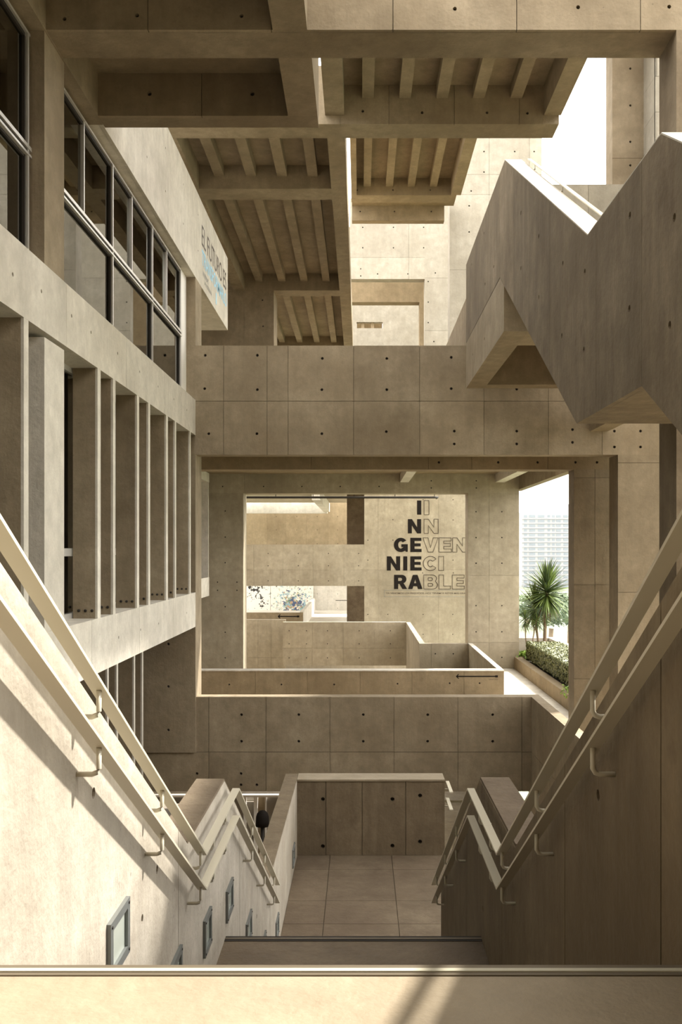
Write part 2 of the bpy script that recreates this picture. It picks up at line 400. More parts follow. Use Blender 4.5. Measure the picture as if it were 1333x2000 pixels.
# recessed step lights in the sunny wall
def step_light(y0, y1, z0, z1, label):
    root = empty('step_light', (XL, (y0+y1)/2, z0), label, 'light', 'square step lights in the stair wall')
    t = 0.034; x0, x1 = XL-0.02, XL+0.016
    box('frame', x0, x1, y0, y1, z1-t, z1, 'steel', root); box('frame', x0, x1, y0, y1, z0, z0+t, 'steel', root)
    box('frame', x0, x1, y0, y0+t, z0+t, z1-t, 'steel', root); box('frame', x0, x1, y1-t, y1, z0+t, z1-t, 'steel', root)
    box('lens', x0, XL+0.004, y0+t, y1-t, z0+t, z1-t, 'lens', root)
    for yy in (y0+t/2, y1-t/2):
        for zz in (z0+t/2, z1-t/2):
            tube('screw', [(XL+0.014, yy, zz), (XL+0.019, yy, zz)], 0.006, 'dark', root, 8)
SL = [(3.23, 3.50, -1.53, -1.32, 'grey framed step light in the brightest part of the sunny wall'),
      (4.29, 4.54, -2.16, -1.95, 'step light half hidden behind the top landing edge'),
      (5.21, 5.44, -2.32, -2.11, 'step light below the low point of the sunny handrails'),
      (6.09, 6.37, -2.48, -2.27, 'step light just above the middle landing edge'),
      (7.15, 7.47, -3.13, -2.92, 'step light under the second slope of the sunny handrails'),
      (8.30, 8.60, -3.77, -3.56, 'step light showing only a corner above the dark landing'),
      (9.66, 9.96, -4.15, -3.93, 'step light under the lowest end of the sunny handrails'),
      (12.05, 12.40, -4.19, -3.95, 'farthest step light close to the end wall')]
for a in SL: step_light(*a)

# ------------------------------------------------------------------ facade at the sunny side (plane x = -3.38)
XF = -3.38; YE = 18.9
hU = [onx(a, b, XF) for a, b in ((25, 536), (81, 569), (140, 617), (178, 649), (230, 690), (273, 726), (309, 755), (340, 780), (365, 801))]
hD = [onx(a, b, XF) for a, b in ((180, 1263), (232, 1245), (275, 1230), (310, 1218), (340, 1206), (365, 1197))]
jf = [5.4, 8.0, 10.6, 13.3, 15.9, 17.4]
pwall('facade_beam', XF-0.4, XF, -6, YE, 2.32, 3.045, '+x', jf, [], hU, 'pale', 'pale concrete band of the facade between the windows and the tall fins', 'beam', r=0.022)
pwall('facade_beam', XF-0.4, XF, -6, YE, -1.607, -0.903, '+x', [9.0, 11.6, 14.1, 16.7], [], hD, 'pale', 'pale concrete band of the facade below the tall fins', 'beam', r=0.022)
box('facade_wall', XF-0.9, XF, -6, 12.1, 5.56, 7.39, 'conc', label='upper facade wall coloured darker for shade under the low ceiling slab', cat='wall', kind='structure')  # same wall as the pale stretch; darker concrete paints in its shade
hT = grid([13.2, 14.6, 16.0, 17.6, 19.2, 21.0], [6.2, 6.95])
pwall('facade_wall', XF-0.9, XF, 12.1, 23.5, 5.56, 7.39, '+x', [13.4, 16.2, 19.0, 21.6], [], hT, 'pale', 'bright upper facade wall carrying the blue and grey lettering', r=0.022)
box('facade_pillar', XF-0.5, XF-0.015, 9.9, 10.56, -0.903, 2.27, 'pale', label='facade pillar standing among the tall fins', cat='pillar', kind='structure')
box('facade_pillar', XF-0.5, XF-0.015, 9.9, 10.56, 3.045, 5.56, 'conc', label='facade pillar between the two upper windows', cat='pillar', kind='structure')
hW = [ony(329, b, YE) for b in (1258, 1341, 1426)]
pwall('facade_wall', -4.45, XF, YE, 19.6, -4.19, 5.56, '-y', [], [-1.6, 2.32], hW, 'conc', 'dark concrete cross wall ending the facade beneath the lower band')

def fin(x0, x1, y0, y1, z0, z1, label, bolts=True):
    root = empty('facade_fin', ((x0+x1)/2, (y0+y1)/2, z0), label, 'fin', 'vertical concrete fins of the facade')
    box('blade', x0, x1-0.03, y0, y1, z0, z1, 'conc', root); box('edge', x1-0.03, x1, y0, y1, z0, z1, 'pale', root)  # same concrete throughout; the pale strip paints the light on the edge
    if bolts:
        for k in range(3):
            xx = x1 - 0.07 - 0.085*k
            tube('bolt', [(xx, y0+0.005, z0+0.10), (xx, y0-0.014, z0+0.10)], 0.02, 'dark', root, 6)
FN = [(9.26, 9.39), (11.86, 12.0), (12.6, 12.73), (13.95, 14.09), (14.7, 14.83), (16.05, 16.2), (16.8, 16.93), (18.27, 18.38)]
ord_ = ['tall facade fin nearest the camera, left of the pillar', 'first tall facade fin beyond the pillar', 'second tall facade fin beyond the pillar', 'third tall facade fin beyond the pillar', 'fourth tall facade fin beyond the pillar',
        'fifth tall facade fin beyond the pillar', 'sixth tall facade fin beyond the pillar', 'seventh tall facade fin, last before the cross wall']
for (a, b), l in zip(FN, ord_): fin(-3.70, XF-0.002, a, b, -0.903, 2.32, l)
for y, l in ((15.5, 'first short fin under the lower facade band'), (16.1, 'second short fin under the lower facade band'), (17.33, 'third short fin under the lower facade band'), (17.98, 'fourth short fin under the lower facade band, beside the cross wall')):
    fin(-4.75, -4.26, y, y+0.11, -5.4, -1.607, l, False)

# upper windows: aluminium frames and panes, one window each side of the pillar
XG = -3.60
def win(name, y0, y1, mains, subs, label):
    root = empty(name, (XG, (y0+y1)/2, 3.045), label, 'window', None, 'structure')
    zb, zt, zm = 3.045, 5.52, 4.235
    def bar_(a, b, c, d, dep=0.055): box('frame', XG-dep, XG+dep, a, b, c, d, 'alu', root)
    def gasket(a, b, c, d, dep=0.03): box('gasket', XG-dep, XG+dep, a, b, c, d, 'dark', root)
    bar_(y0, y1, zb, zb+0.05); bar_(y0, y1, zt-0.03, zt); gasket(y0, y1, zt-0.07, zt-0.03)
    bar_(y0, y1, zm+0.018, zm+0.06, 0.07); bar_(y0, y1, zm-0.05, zm-0.025, 0.07); gasket(y0, y1, zm-0.075, zm-0.05); gasket(y0, y1, zm-0.025, zm+0.018, 0.05)
    for m in mains:
        bar_(m-0.02, m+0.02, zb+0.05, zt-0.03, 0.06); gasket(m-0.05, m-0.02, zb+0.05, zt-0.07, 0.035); gasket(m+0.02, m+0.05, zb+0.05, zt-0.07, 0.035)
    for s in subs: bar_(s-0.018, s+0.018, zm+0.06, zt-0.03, 0.045); gasket(s+0.018, s+0.04, zm+0.06, zt-0.07, 0.025)
    e = sorted(mains)
    for i in range(len(e)-1):
        box('pane', XG-0.006, XG+0.006, e[i]+0.05, e[i+1]-0.05, zb+0.06, zm-0.075, 'glass', root)
        t = [e[i]] + [s for s in subs if e[i] < s < e[i+1]] + [e[i+1]]
        for k in range(len(t)-1):
            box('pane', XG-0.006, XG+0.006, t[k]+0.04, t[k+1]-0.04, zm+0.075, zt-0.07, 'glass', root)
win('window_1', 2.5, 9.9, [2.55, 5.0, 7.45, 9.83], [3.8, 6.2, 8.8], 'large upper facade window cut off by the left frame edge')
win('window_2', 10.56, 18.25, [10.62, 13.2, 15.73, 18.2], [11.87, 14.37, 16.96], 'large upper facade window beyond the pillar with six upper panes')
box('window_trim', XG-0.05, XG+0.03, 18.25, 18.9, 3.045, 5.56, 'white', label='white filler panel at the far end of the upper window', cat='trim', kind='structure')
# glazing behind the fins
def low_win(name, y0, y1, z0, z1, x, ms, zt, label):
    root = empty(name, (x, (y0+y1)/2, z0), label, 'window', None, 'structure')
    for a, b in ((z0, z0+0.07), (z1-0.07, z1), (zt-0.05, zt+0.05)): box('frame', x-0.05, x+0.05, y0, y1, a, b, 'alu', root)
    e = [y0] + ms + [y1]
    for m in e: box('frame', x-0.05, x+0.05, max(y0, m-0.04), min(y1, m+0.04), z0+0.07, z1-0.07, 'alu', root)
    for i in range(len(e)-1):
        box('pane', x-0.006, x+0.006, e[i]+0.04, e[i+1]-0.04, z0+0.07, zt-0.05, 'glass', root)
        box('pane', x-0.006, x+0.006, e[i]+0.04, e[i+1]-0.04, zt+0.05, z1-0.07, 'glass', root)
low_win('window_3', 2.0, 9.9, -0.903, 2.32, -3.76, [4.5, 7.0], -0.05, 'dark glazing behind the nearest tall fins')
low_win('window_4', 10.56, 18.9, -0.903, 2.32, -3.76, [12.3, 14.4, 16.5], -0.05, 'dark glazing behind the tall fins beyond the pillar')
low_win('window_5', 4.0, 18.9, -5.4, -1.607, -4.85, [8, 12, 15, 17], -4.0, 'dark glazing behind the short fins')
# rooms behind the facade
for z0, z1, l in ((2.4, 2.95, 'floor slab of the upper facade rooms'), (-1.55, -1.0, 'floor slab of the lower facade rooms'), (5.6, 6.05, 'ceiling slab above the upper facade rooms'), (-6.0, -5.4, 'lowest floor slab behind the short fins')):
    box('room_slab', -10.0, XF-0.42, -6, 19.5, z0, z1, 'room', label=l, cat='slab', kind='structure')
box('room_wall', -10.3, -10.0, -6, 19.5, -9, 9.6, 'room', label='plastered back wall of the facade rooms', cat='wall', kind='structure')

# ------------------------------------------------------------------ overhead structure near the camera
b1f = [X(a, 9.9) for a in (289, 530, 768, 1010, 1252)]
pwall('ceiling_beam', XF-0.4, 4.1, 9.9, 10.47, 5.57, 7.1, '-y', b1f, [], [ony(a, b, 9.9) for a, b in ((126, 37), (268, 30), (472, 31), (889, 17), (1130, 14), (1308, 13))], 'conc',
      'massive cross beam spanning the top of the view', 'beam', r=0.022)
box('ceiling_beam', -0.94, -0.57, -6, 9.9, 5.57, 6.6, 'conc', label='lengthwise edge beam of the low slab in front of the massive cross beam', cat='beam', kind='structure')
box('ceiling_beam', -0.93, -0.55, 10.47, 11.87, 5.57, 6.6, 'conc', label='short lengthwise edge beam behind the massive cross beam', cat='beam', kind='structure')
box('ceiling_slab', XF, -0.75, -6, 9.9, 6.12, 6.5, 'conc', label='dark low ceiling slab in front of the massive cross beam', cat='ceiling', kind='structure')
box('ceiling_slab', XF, -0.75, 10.47, 11.87, 6.12, 6.5, 'conc', label='dark low ceiling recess behind the massive cross beam', cat='ceiling', kind='structure')
pwall('ceiling_beam', XF, -0.55, 11.87, 12.2, 5.57, 6.5, '-y', [X(394, 11.87)], [], [ony(292, 183, 11.87), ony(493, 183, 11.87)], 'conc', 'dark cross beam behind the low ceiling recess', 'beam')
pw = box('pillar', 3.40, 4.1, 9.9, 10.47, -7, 5.57, 'coarse', label='tall pillar behind the zigzag staircase carrying the massive cross beam', cat='pillar', kind='structure')

def ribbed(label, x0, x1, y0, y1, zc, zrib, ribs, rw, mat='conc'):
    root = empty('ribbed_ceiling', ((x0+x1)/2, (y0+y1)/2, zc), label, 'ceiling', None, 'structure')
    box('slab', x0, x1, y0, y1, zc, zc+0.25, mat, root)
    for r in ribs: box('rib', r, r+rw, y0, y1, zrib, zc, mat, root)
    return root
RX = [0.04, 0.80, 1.56, 2.31, 3.08]
rc = ribbed('ribbed ceiling of five ribs above the massive cross beam', -0.72, 4.12, 11.1, 18.9, 9.50, 9.23, RX, 0.24)
box('edge_beam', 3.77, 4.12, 11.1, 18.9, 8.88, 9.9, 'conc', rc); box('edge_beam', -0.72, -0.33, 11.1, 18.9, 8.88, 9.9, 'conc', rc)
box('end_beam', -0.72, 4.12, 10.5, 11.1, 8.88, 9.9, 'conc', rc)
hB3 = [ony(a, b, 18.9) for a, b in ((709, 217), (825, 220), (952, 220), (1031, 221))]
pwall('ceiling_beam', -4.3, 4.08, 18.9, 19.55, 8.70, 9.9, '-y', [X(a, 18.9) for a in (665, 760, 888, 1015)], [], hB3, 'conc', 'long high cross beam above the bridge', 'beam')
# left canopy: three ribbed bays behind the high cross beam
RL = [-3.53, -2.76, -2.01, -1.27]
for y0, y1, l in ((19.55, 22.3, 'short ribbed ceiling bay just behind the long high cross beam'), (23.0, 31.1, 'long ribbed ceiling bay above the bright upper facade wall'), (31.8, 40.3, 'farthest ribbed ceiling bay seen over the bridge parapet')):
    ribbed(l, -4.27, -0.33, y0, y1, 9.27, 9.0, RL, 0.24)
for y0, y1, l in ((22.3, 23.0, 'first high cross beam between the ribbed bays'), (31.1, 31.8, 'second high cross beam between the ribbed bays'), (40.3, 40.9, 'last high cross beam at the end of the ribbed bays')):
    box('ceiling_beam', -3.9, -0.70, y0, y1, 8.70, 9.5, 'conc', label=l, cat='beam', kind='structure')
box('ceiling_beam', -0.70, -0.32, 19.55, 40.9, 8.70, 9.6, 'conc', label='lengthwise edge beam of the ribbed bays, beside the bright gap', cat='beam', kind='structure')
box('ceiling_beam', -4.27, -3.9, 19.55, 40.9, 8.70, 9.6, 'conc', label='lengthwise beam of the ribbed bays above the facade lettering', cat='beam', kind='structure')
pwall('cross_wall', -9, -2.92, 31.12, 32.4, 2.9, 8.70, '-y', [X(477, 31.12)], [], [ony(513, 586, 31.12), ony(514, 637, 31.12)], 'conc', 'grey cross wall under the second high cross beam')
box('ceiling_slab', -9.3, -4.27, 19.6, 41, 9.3, 9.6, 'conc', label='dark high ceiling slab above the facade beyond the lettering', cat='ceiling', kind='structure')
box('upper_sun_block_slab', -0.72, 6.5, 11, 24, 13.5, 14.0, 'conc', label='added unseen slab blocking the sun above the ribbed ceilings', cat='slab', kind='structure')  # unseen slab added to keep direct sun off the facade
# right canopy, one storey higher
RH = [0.117, 0.864, 1.60, 2.35]
rh = ribbed('high ribbed ceiling of four ribs in front of the pale tower walls', -0.20, 3.40, 26.3, 31.1, 12.49, 12.2, RH, 0.24, 'warm')
box('edge_beam', 3.06, 3.40, 26.3, 31.1, 11.92, 12.8, 'warm', rh); box('edge_beam', -0.30, -0.12, 26.3, 31.1, 11.92, 12.8, 'warm', rh)
hh = [ony(a, 371, 31.1) for a in (698, 768, 841)]
pwall('ceiling_beam', -0.30, 3.06, 31.1, 31.76, 11.92, 12.6, '-y', [X(730, 31.1), X(805, 31.1)], [], hh, 'warm', 'high cross beam at the far end of the four-rib ceiling', 'beam')
hh = [ony(a, 413, 33.5) for a in (704, 771, 843)]
pwall('ceiling_beam', -0.30, 3.06, 33.5, 33.85, 11.92, 12.6, '-y', [X(760, 33.5)], [], hh, 'warm', 'second high cross beam just beyond the four-rib ceiling', 'beam')
box('ceiling_slab', -0.30, 3.40, 31.76, 33.5, 12.45, 12.7, 'warm', label='small high ceiling recess between the two far cross beams', cat='ceiling', kind='structure')

box('sun_block_slab', 7.3, 13.5, 7.4, 19.0, 9.0, 9.9, 'conc', label='added unseen slab blocking the sun beyond the zigzag staircase', cat='roof', kind='structure')  # unseen slab added to keep sun off the lower stair
for yy, l in ((8.0, 'added near pillar carrying the unseen sun-blocking slab'), (17.5, 'added far pillar carrying the unseen sun-blocking slab')):
    box('sun_block_pillar', 11.5, 12.2, yy, yy+0.7, -8, 9.0, 'conc', label=l, cat='pillar', kind='structure')  # unseen pillars, added only to carry the sun-blocking slab
# ------------------------------------------------------------------ pale walls and tower seen above the bridge
o = empty('tower_wall', (1.6, 40, 5), 'pale tower wall with the square stepped opening', 'wall', None, 'structure')
YW = 40.0
def tower_part(x0, x1, z0, z1, ue=(), ve=(), holes=()):
    box('core', x0, x1, YW+PD, YW+0.5, z0, z1, 'tower', o)
    panels(o, '-y', YW, [x0]+list(ue)+[x1], [z0]+list(ve)+[z1], list(holes), 'tower')
zt_ = Z(545, YW); xr_ = X(830, YW)
tower_part(-0.45, xr_, zt_, 15.2, [X(799, YW)], [Z(503, YW)], [ony(a, b, YW) for a in (709, 769, 828) for b in (444, 484)] + [ony(a, b, YW) for a, b in ((705, 525), (705, 539), (738, 535), (797, 535))])
tower_part(xr_, 7.6, 4.0, 15.2, [], [Z(646, YW), Z(543, YW)], [ony(851, 533, YW), ony(837, 550, YW), ony(837, 590, YW), ony(837, 630, YW), ony(848, 667, YW)])
Y2 = 43.0
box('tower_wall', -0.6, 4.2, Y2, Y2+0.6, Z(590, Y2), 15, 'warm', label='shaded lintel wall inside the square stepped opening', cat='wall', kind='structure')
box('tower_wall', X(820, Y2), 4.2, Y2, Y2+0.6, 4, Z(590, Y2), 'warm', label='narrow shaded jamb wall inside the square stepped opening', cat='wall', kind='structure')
Y3 = 48.0
o = empty('tower_wall', (1.5, Y3, 5), 'bright inner wall with a small slot window behind the stepped opening', 'wall', None, 'structure')
sx0, sx1, sz0, sz1 = X(697, Y3), X(748, Y3), Z(641, Y3), Z(629, Y3)
for a in ((-1.5, sx0, 4, 16), (sx1, 5, 4, 16), (sx0, sx1, 4, sz0), (sx0, sx1, sz1, 16)):
    box('panel', a[0], a[1], Y3, Y3+0.35, a[2], a[3], 'tower', o)
for px in (706, 725): box('slot_post', X(px, Y3), X(px, Y3)+0.16, Y3+0.12, Y3+0.35, sz0, sz1, 'warm', o)
box('slot_back', sx0, sx1, Y3+0.9, Y3+1.0, sz0-0.3, sz1+0.3, 'warm', o)
YB = 34.0
hB = [ony(a, b, YB) for a, b in ((917, 402), (917, 453), (921, 373), (946, 296), (946, 336), (1006, 296), (1009, 335), (1044, 296))]
pwall('tower_wall', X(879, YB), X(1059, YB), YB, YB+0.7, 3.0, 17.5, '-y', [X(956, YB), X(1035, YB)], [Z(527, YB), Z(380, YB), Z(341, YB)], hB, 'tower', 'tall pale tower wall rising behind the zigzag staircase')
prism_x('ramp_wall', [(24.0, 4.0), (31.6, 4.0), (31.6, 6.96), (24.0, 6.96)], 2.95, 3.2, 'warm', label='small shaded ramp wall between the tower and the bridge', cat='wall', kind='structure')
pwall('parapet_wall', 3.4, 6.6, 20.6, 20.9, 5.2, Z(360, 20.6), '-y', [X(1150, 20.6)], [], [], 'tower', 'light grey parapet behind the notch of the zigzag staircase')
hTw = [ony(1232, b, 23.0) for b in (134, 206, 277, 323)]
pwall('tower_pillar', X(1197, 23), X(1258, 23), 23.0, 23.6, 4.0, 16, '-y', [], [Z(309, 23)], hTw, 'conc', 'tall tower pillar with a column of tie holes beside the open sky', 'pillar')
o = empty('tower_wall', (8, 22.1, 4), 'bright tower wall with sloping joints at the upper right', 'wall', None, 'structure')
x7 = X(1258, 23)
box('core', x7+PD, 10.5, 22.1+PD, 24.0, 4, 16, 'tower', o)
panels(o, '-y', 22.1, [x7, 8.4, 10.5], [4, Z(219, 22.1), Z(149, 22.1), 16], [], 'tower')
panels(o, '-x', x7, [22.1, 23.0], [4, Z(219, 22.1), Z(149, 22.1), 16], [], 'tower')

# ------------------------------------------------------------------ bridge and the frames behind it
YBR = 18.9
us = [X(a, YBR) for a in (437, 563, 691, 820, 946, 1072, 1177)]
hBr = [ony(a, b, YBR) for a, b in ((401, 694), (503, 694), (630, 700), (756, 700), (882, 698), (400, 759), (503, 761), (629, 761), (756, 761), (882, 759), (1010, 760),
        (408, 847), (502, 847), (629, 847), (755, 843), (888, 842), (888, 867), (1010, 842), (1010, 867), (1119, 839), (1119, 864), (1201, 842), (1252, 842), (1201, 873), (1252, 873))]
pwall('bridge_wall', XF, 6.7, YBR, 19.3, 1.92, 4.158, '-y', us + [X(522, YBR)], [3.02], hBr, 'conc', 'wide concrete bridge parapet crossing the middle of the view')
box('bridge_slab', XF, 6.1, 19.3, 20.5, 2.3, 3.02, 'conc', label='bridge deck slab behind the wide parapet', cat='slab', kind='structure')
box('landing_beam', 4.72, 5.08, 12.0, YBR, 2.40, 2.9, 'conc', label='support beam running from the zigzag landing to the bridge', cat='beam', kind='structure')
pwall('pillar', 5.29, 6.6, YBR, 19.56, -7, 1.92, '-y', [], [Z(904, YBR), Z(1157, YBR)], [], 'conc', 'broad pillar under the end of the bridge beside the handrail', 'pillar')
YP = 20.5
pwall('pillar', X(1122, YP), X(1200, YP), YP, 21.05, -7, 1.754, '-y', [X(1163, YP)], [Z(933, YP), Z(1142, YP), Z(1326, YP)], [], 'conc', 'pillar framing the terrace view with its planter', 'pillar')
hPb = [ony(a, 903, YP) for a in (858, 974, 1051, 1125, 1167)]
pwall('portal_beam', -3.9, X(1200, YP), YP, 21.05, 1.754, 2.6, '-y', [X(a, YP) for a in (608, 711, 837, 922, 1071)], [], hPb, 'warm', 'shaded beam directly under the bridge', 'beam')

hS = [ony(a, b, 18.96) for a in (472, 584, 710, 836, 963) for b in (1396, 1448)] + [ony(a, 1511, 18.96) for a in (385, 471)] + [ony(471, 1533, 18.96), ony(502, 1533, 18.96)]
pwall('wall_shaft', -4.5, 3.53, 18.96, 19.3, -5.0, -3.06, '-y', [X(a, 18.96) for a in (408, 520, 645, 770, 895, 1020)], [-4.19], hS, 'conc', 'wide shadowed concrete wall behind the stair, under the terrace parapet')
o = pwall('wall_shaft', 3.53, 3.73, 9.5, 19.3, -7.5, -3.06, '-x', [11.6, 13.7, 15.8, 17.6], [-4.19], [(15.0, -3.7), (17.0, -3.7)], 'conc', 'shadowed concrete return wall running toward the camera beside the terrace')

# the gap under the shaft wall
o = empty('lower_window_frame', (-1.9, 19.6, -8.0), 'pale door frame glimpsed under the wide shadowed wall', 'frame')
def lb(n, px0, px1, py0, py1, y, d, mat, par): return box(n, X(px0, y), X(px1, y), y, y+d, Z(py1, y), Z(py0, y), mat, par)
lb('lintel', 300, 620, 1553, 1557, 19.6, 0.1, 'white', o); lb('post', 496, 503, 1557, 1760, 19.6, 0.12, 'white', o)
lb('post', 518, 521, 1557, 1760, 19.7, 0.1, 'white', o); lb('post', 476, 481, 1557, 1760, 19.6, 0.1, 'white', o)
lb('infill', 503, 518, 1557, 1760, 19.75, 0.05, 'warm', o); lb('infill', 521, 620, 1557, 1760, 19.75, 0.05, 'room', o); lb('infill', 300, 476, 1557, 1760, 19.75, 0.05, 'room', o); lb('infill', 481, 496, 1566, 1760, 19.75, 0.05, 'room', o)
# small black dome-topped bollard in the gap
o = empty('bollard', (X(513, 17.2), 17.2, -7.4), 'small black dome-topped bollard glimpsed in the gap beside the stair', 'bollard')
prof = [(0.005, 0.29), (0.06, 0.275), (0.10, 0.235), (0.122, 0.17), (0.125, 0.09), (0.128, 0.0), (0.0, 0.0)]
V, Fc = [], []; seg = 20
for r_, h_ in prof:
    for k in range(seg): V.append((r_*math.cos(2*math.pi*k/seg), r_*math.sin(2*math.pi*k/seg), h_))
for i in range(len(prof)-1):
    for k in range(seg): Fc.append((i*seg+k, i*seg+(k+1) % seg, (i+1)*seg+(k+1) % seg, (i+1)*seg+k))
zb_ = Z(1613, 17.2)
from_py('dome', V, Fc, 'black', (X(513, 17.2), 17.2, zb_), o, True)
tube('post', [(X(513, 17.2), 17.2, -7.4), (X(513, 17.2), 17.2, zb_+0.05)], 0.035, 'dark', o)

# ------------------------------------------------------------------ zigzag staircase on the shaded side (plane x = 2.1)
XZ = 2.10
zs = empty('zigzag_staircase', (2.75, 10, 0), 'large zigzag concrete staircase with a notched parapet, hanging over the view', 'staircase')
ztop = [(2.5, 0.54), (6.43, 2.89), (8.51, 2.89), (13.37, 5.63), (18.26, 5.62)]
zbot = [(2.5, -1.19), (6.87, 1.21), (8.94, 1.21), (13.85, 4.07), (18.26, 4.07)]
hZ = [onx(a, b, XZ) for a, b in ((1318, 425), (1231, 421), (1230, 603), (1309, 635), (1143, 531), (1100, 515), (1141, 683), (1098, 656), (1053, 462), (1053, 581), (1018, 416), (1018, 524), (965, 521), (948, 555), (922, 517), (946, 456))]
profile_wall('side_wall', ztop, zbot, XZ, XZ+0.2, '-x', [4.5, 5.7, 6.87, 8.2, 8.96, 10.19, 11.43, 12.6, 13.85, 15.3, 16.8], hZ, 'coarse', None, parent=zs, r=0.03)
for i in range(len(ztop)-1):
    (a, za), (b, zb) = ztop[i], ztop[i+1]
    prism_x('coping', [(a, za-0.01), (b, zb-0.01), (b, zb+0.012), (a, za+0.012)], XZ+0.003, XZ+0.24, 'pale', zs)
hq = [onx(a, b, XZ) for a, b in ((947, 662), (924, 693))]
profile_wall('landing_beam', [(13.45, 3.825), (13.84, 4.055), (18.26, 4.06)], [(13.45, 3.17), (18.26, 3.17)], XZ, XZ+0.36, '-x', [15.0, 16.6], hq, 'conc', None, parent=zs)
box('landing_beam', XZ+0.36, 4.3, 13.45, 14.4, 3.17, 4.06, 'conc', zs)
box('landing_beam', XZ+0.36, 4.3, 17.85, 18.26, 3.17, 4.06, 'conc', zs)
box('landing_beam', 3.95, 4.3, 14.4, 17.85, 3.17, 4.06, 'conc', zs)
box('landing_slab', XZ+0.2, 4.3, 13.85, 18.26, 4.06, 4.5, 'conc', zs)
prism_x('flight_slab', [(8.94, 1.21), (13.85, 4.07), (13.85, 4.45), (8.75, 1.55)], XZ+0.2, 3.38, 'coarse', zs)
box('landing_slab', XZ+0.2, 3.38, 6.87, 8.94, 1.21, 1.62, 'coarse', zs)
prism_x('flight_slab', [(2.5, -1.19), (6.87, 1.21), (6.87, 1.6), (2.5, -0.8)], XZ+0.2, 3.38, 'coarse', zs)
for k in range(16):
    box('step', XZ+0.2, 3.38, 8.75+0.3*k, 9.06+0.3*k, 1.5+0.174*k, 1.794+0.174*k, 'tread', zs)
rz = empty('handrail', (XZ+0.3, 11, 4), 'flat handrail lying inside the zigzag staircase parapet', 'handrail')
p0, p1 = (8.75, 3.10), (13.05, 5.52)
prism_x('bar', [p0, p1, (p1[0], p1[1]-0.013), (p0[0], p0[1]-0.013)], XZ+0.27, XZ+0.32, 'bar', rz)
for t in (0.1, 0.5, 0.9):
    y = p0[0]+(p1[0]-p0[0])*t; z = p0[1]+(p1[1]-p0[1])*t
    tube('bracket', [(XZ+0.297, y, z-0.01), (XZ+0.297, y, z-0.09), (XZ+0.2, y, z-0.09)], 0.009, 'bar', rz, 8)

# ------------------------------------------------------------------ the hall seen through the portal
ZT = -4.84; ZPAR = -3.84; Y4 = 37.15
slab = box('ceiling', -9, 6.7, 30.2, 38.3, 3.0, 3.3, 'warm', label='hall ceiling beyond the bridge', cat='ceiling', kind='structure')
box('ceiling_beam', 1.61, 1.95, 30.2, Y4, 2.66, 3.0, 'pale', label='short lengthwise ceiling beam above the big black letters', cat='beam', kind='structure')
box('ceiling_beam', 5.45, 5.82, 30.2, Y4, 2.66, 3.0, 'pale', label='lengthwise ceiling beam near the planter opening', cat='beam', kind='structure')
box('ceiling_beam', 6.41, 6.7, 21.05, 38.3, 2.38, 3.0, 'conc', label='outer edge beam above the planter opening', cat='beam', kind='structure')
# wall with the big opening
hl = [ony(440, b, Y4) for b in (998, 1049, 1099, 1185, 1235, 1285)] + [ony(a, b, Y4) for a in (425, 463) for b in (1137, 1153)]
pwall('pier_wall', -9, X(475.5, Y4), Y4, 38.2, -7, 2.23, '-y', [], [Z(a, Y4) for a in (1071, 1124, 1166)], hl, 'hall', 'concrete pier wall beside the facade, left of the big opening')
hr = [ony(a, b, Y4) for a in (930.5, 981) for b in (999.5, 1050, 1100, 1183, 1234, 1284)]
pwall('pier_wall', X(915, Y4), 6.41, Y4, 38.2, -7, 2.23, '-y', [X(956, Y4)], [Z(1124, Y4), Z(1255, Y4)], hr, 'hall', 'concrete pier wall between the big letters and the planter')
hb = [ony(a, b, Y4) for a in (435, 515, 590, 665, 741) for b in (923, 950)] + [ony(a, b, Y4) for a in (843, 931) for b in (939, 953)]
pwall('lintel_beam', -9, 6.41, Y4, 38.2, 2.23, 3.0, '-y', [X(a, Y4) for a in (478, 552, 628, 705, 782, 880, 956)], [], hb, 'hall', 'concrete lintel over the big opening with the letters', 'lintel')
pwall('parapet_wall', X(820, Y4), X(915, Y4), Y4, 37.4, -7, ZPAR, '-y', [X(843, Y4)], [], [ony(851, 1277, Y4), ony(886, 1277, Y4)], 'hall', 'short low parapet in the corner of the big opening')
pwall('parapet_wall', X(820, Y4), X(820, Y4)+0.22, 37.4, 48, -7, ZPAR, '-x', [39.5, 42, 45], [], [], 'hall', 'low parapet receding below the big letters')
hp = [ony(a, b, 48) for a in (565, 599, 640, 702, 763) for b in (1232, 1257.5, 1285)]
pwall('parapet_wall', X(553, 48), X(820, Y4), 48, 48.3, Z(1300, 48), ZPAR, '-y', [X(a, 48) for a in (610, 671, 732)], [-5.2], hp, 'hall', 'long low parapet below the dark doorway recess')
pwall('parapet_wall', -7.5, X(553, 48), 49.7, 50.0, -8, ZPAR, '-y', [X(504, 49.7), X(530, 49.7)], [-5.9], [ony(529, b, 49.7) for b in (1226, 1250, 1287)], 'hall', 'set-back low parapet under the splattered mural')
hA = [ony(a, b, 28.9) for a, b in ((448, 1337), (550, 1337), (653, 1337), (777, 1335.5), (879, 1334.5), (937.5, 1334.5))]
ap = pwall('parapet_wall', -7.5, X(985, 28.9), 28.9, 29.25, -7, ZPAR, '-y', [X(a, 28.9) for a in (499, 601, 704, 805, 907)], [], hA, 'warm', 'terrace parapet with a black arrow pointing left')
box('coping', -7.5, X(985, 28.9), 28.88, 29.3, ZPAR-0.01, ZPAR+0.02, 'pale', ap)
rp_ = box('parapet_wall', 4.36, 4.51, 29.25, Y4, -7, ZPAR, 'hall', label='parapet running back from the black arrow to the pier', cat='wall', kind='structure')
box('coping', 4.35, 4.52, 29.3, Y4, ZPAR-0.01, ZPAR+0.02, 'pale', rp_)
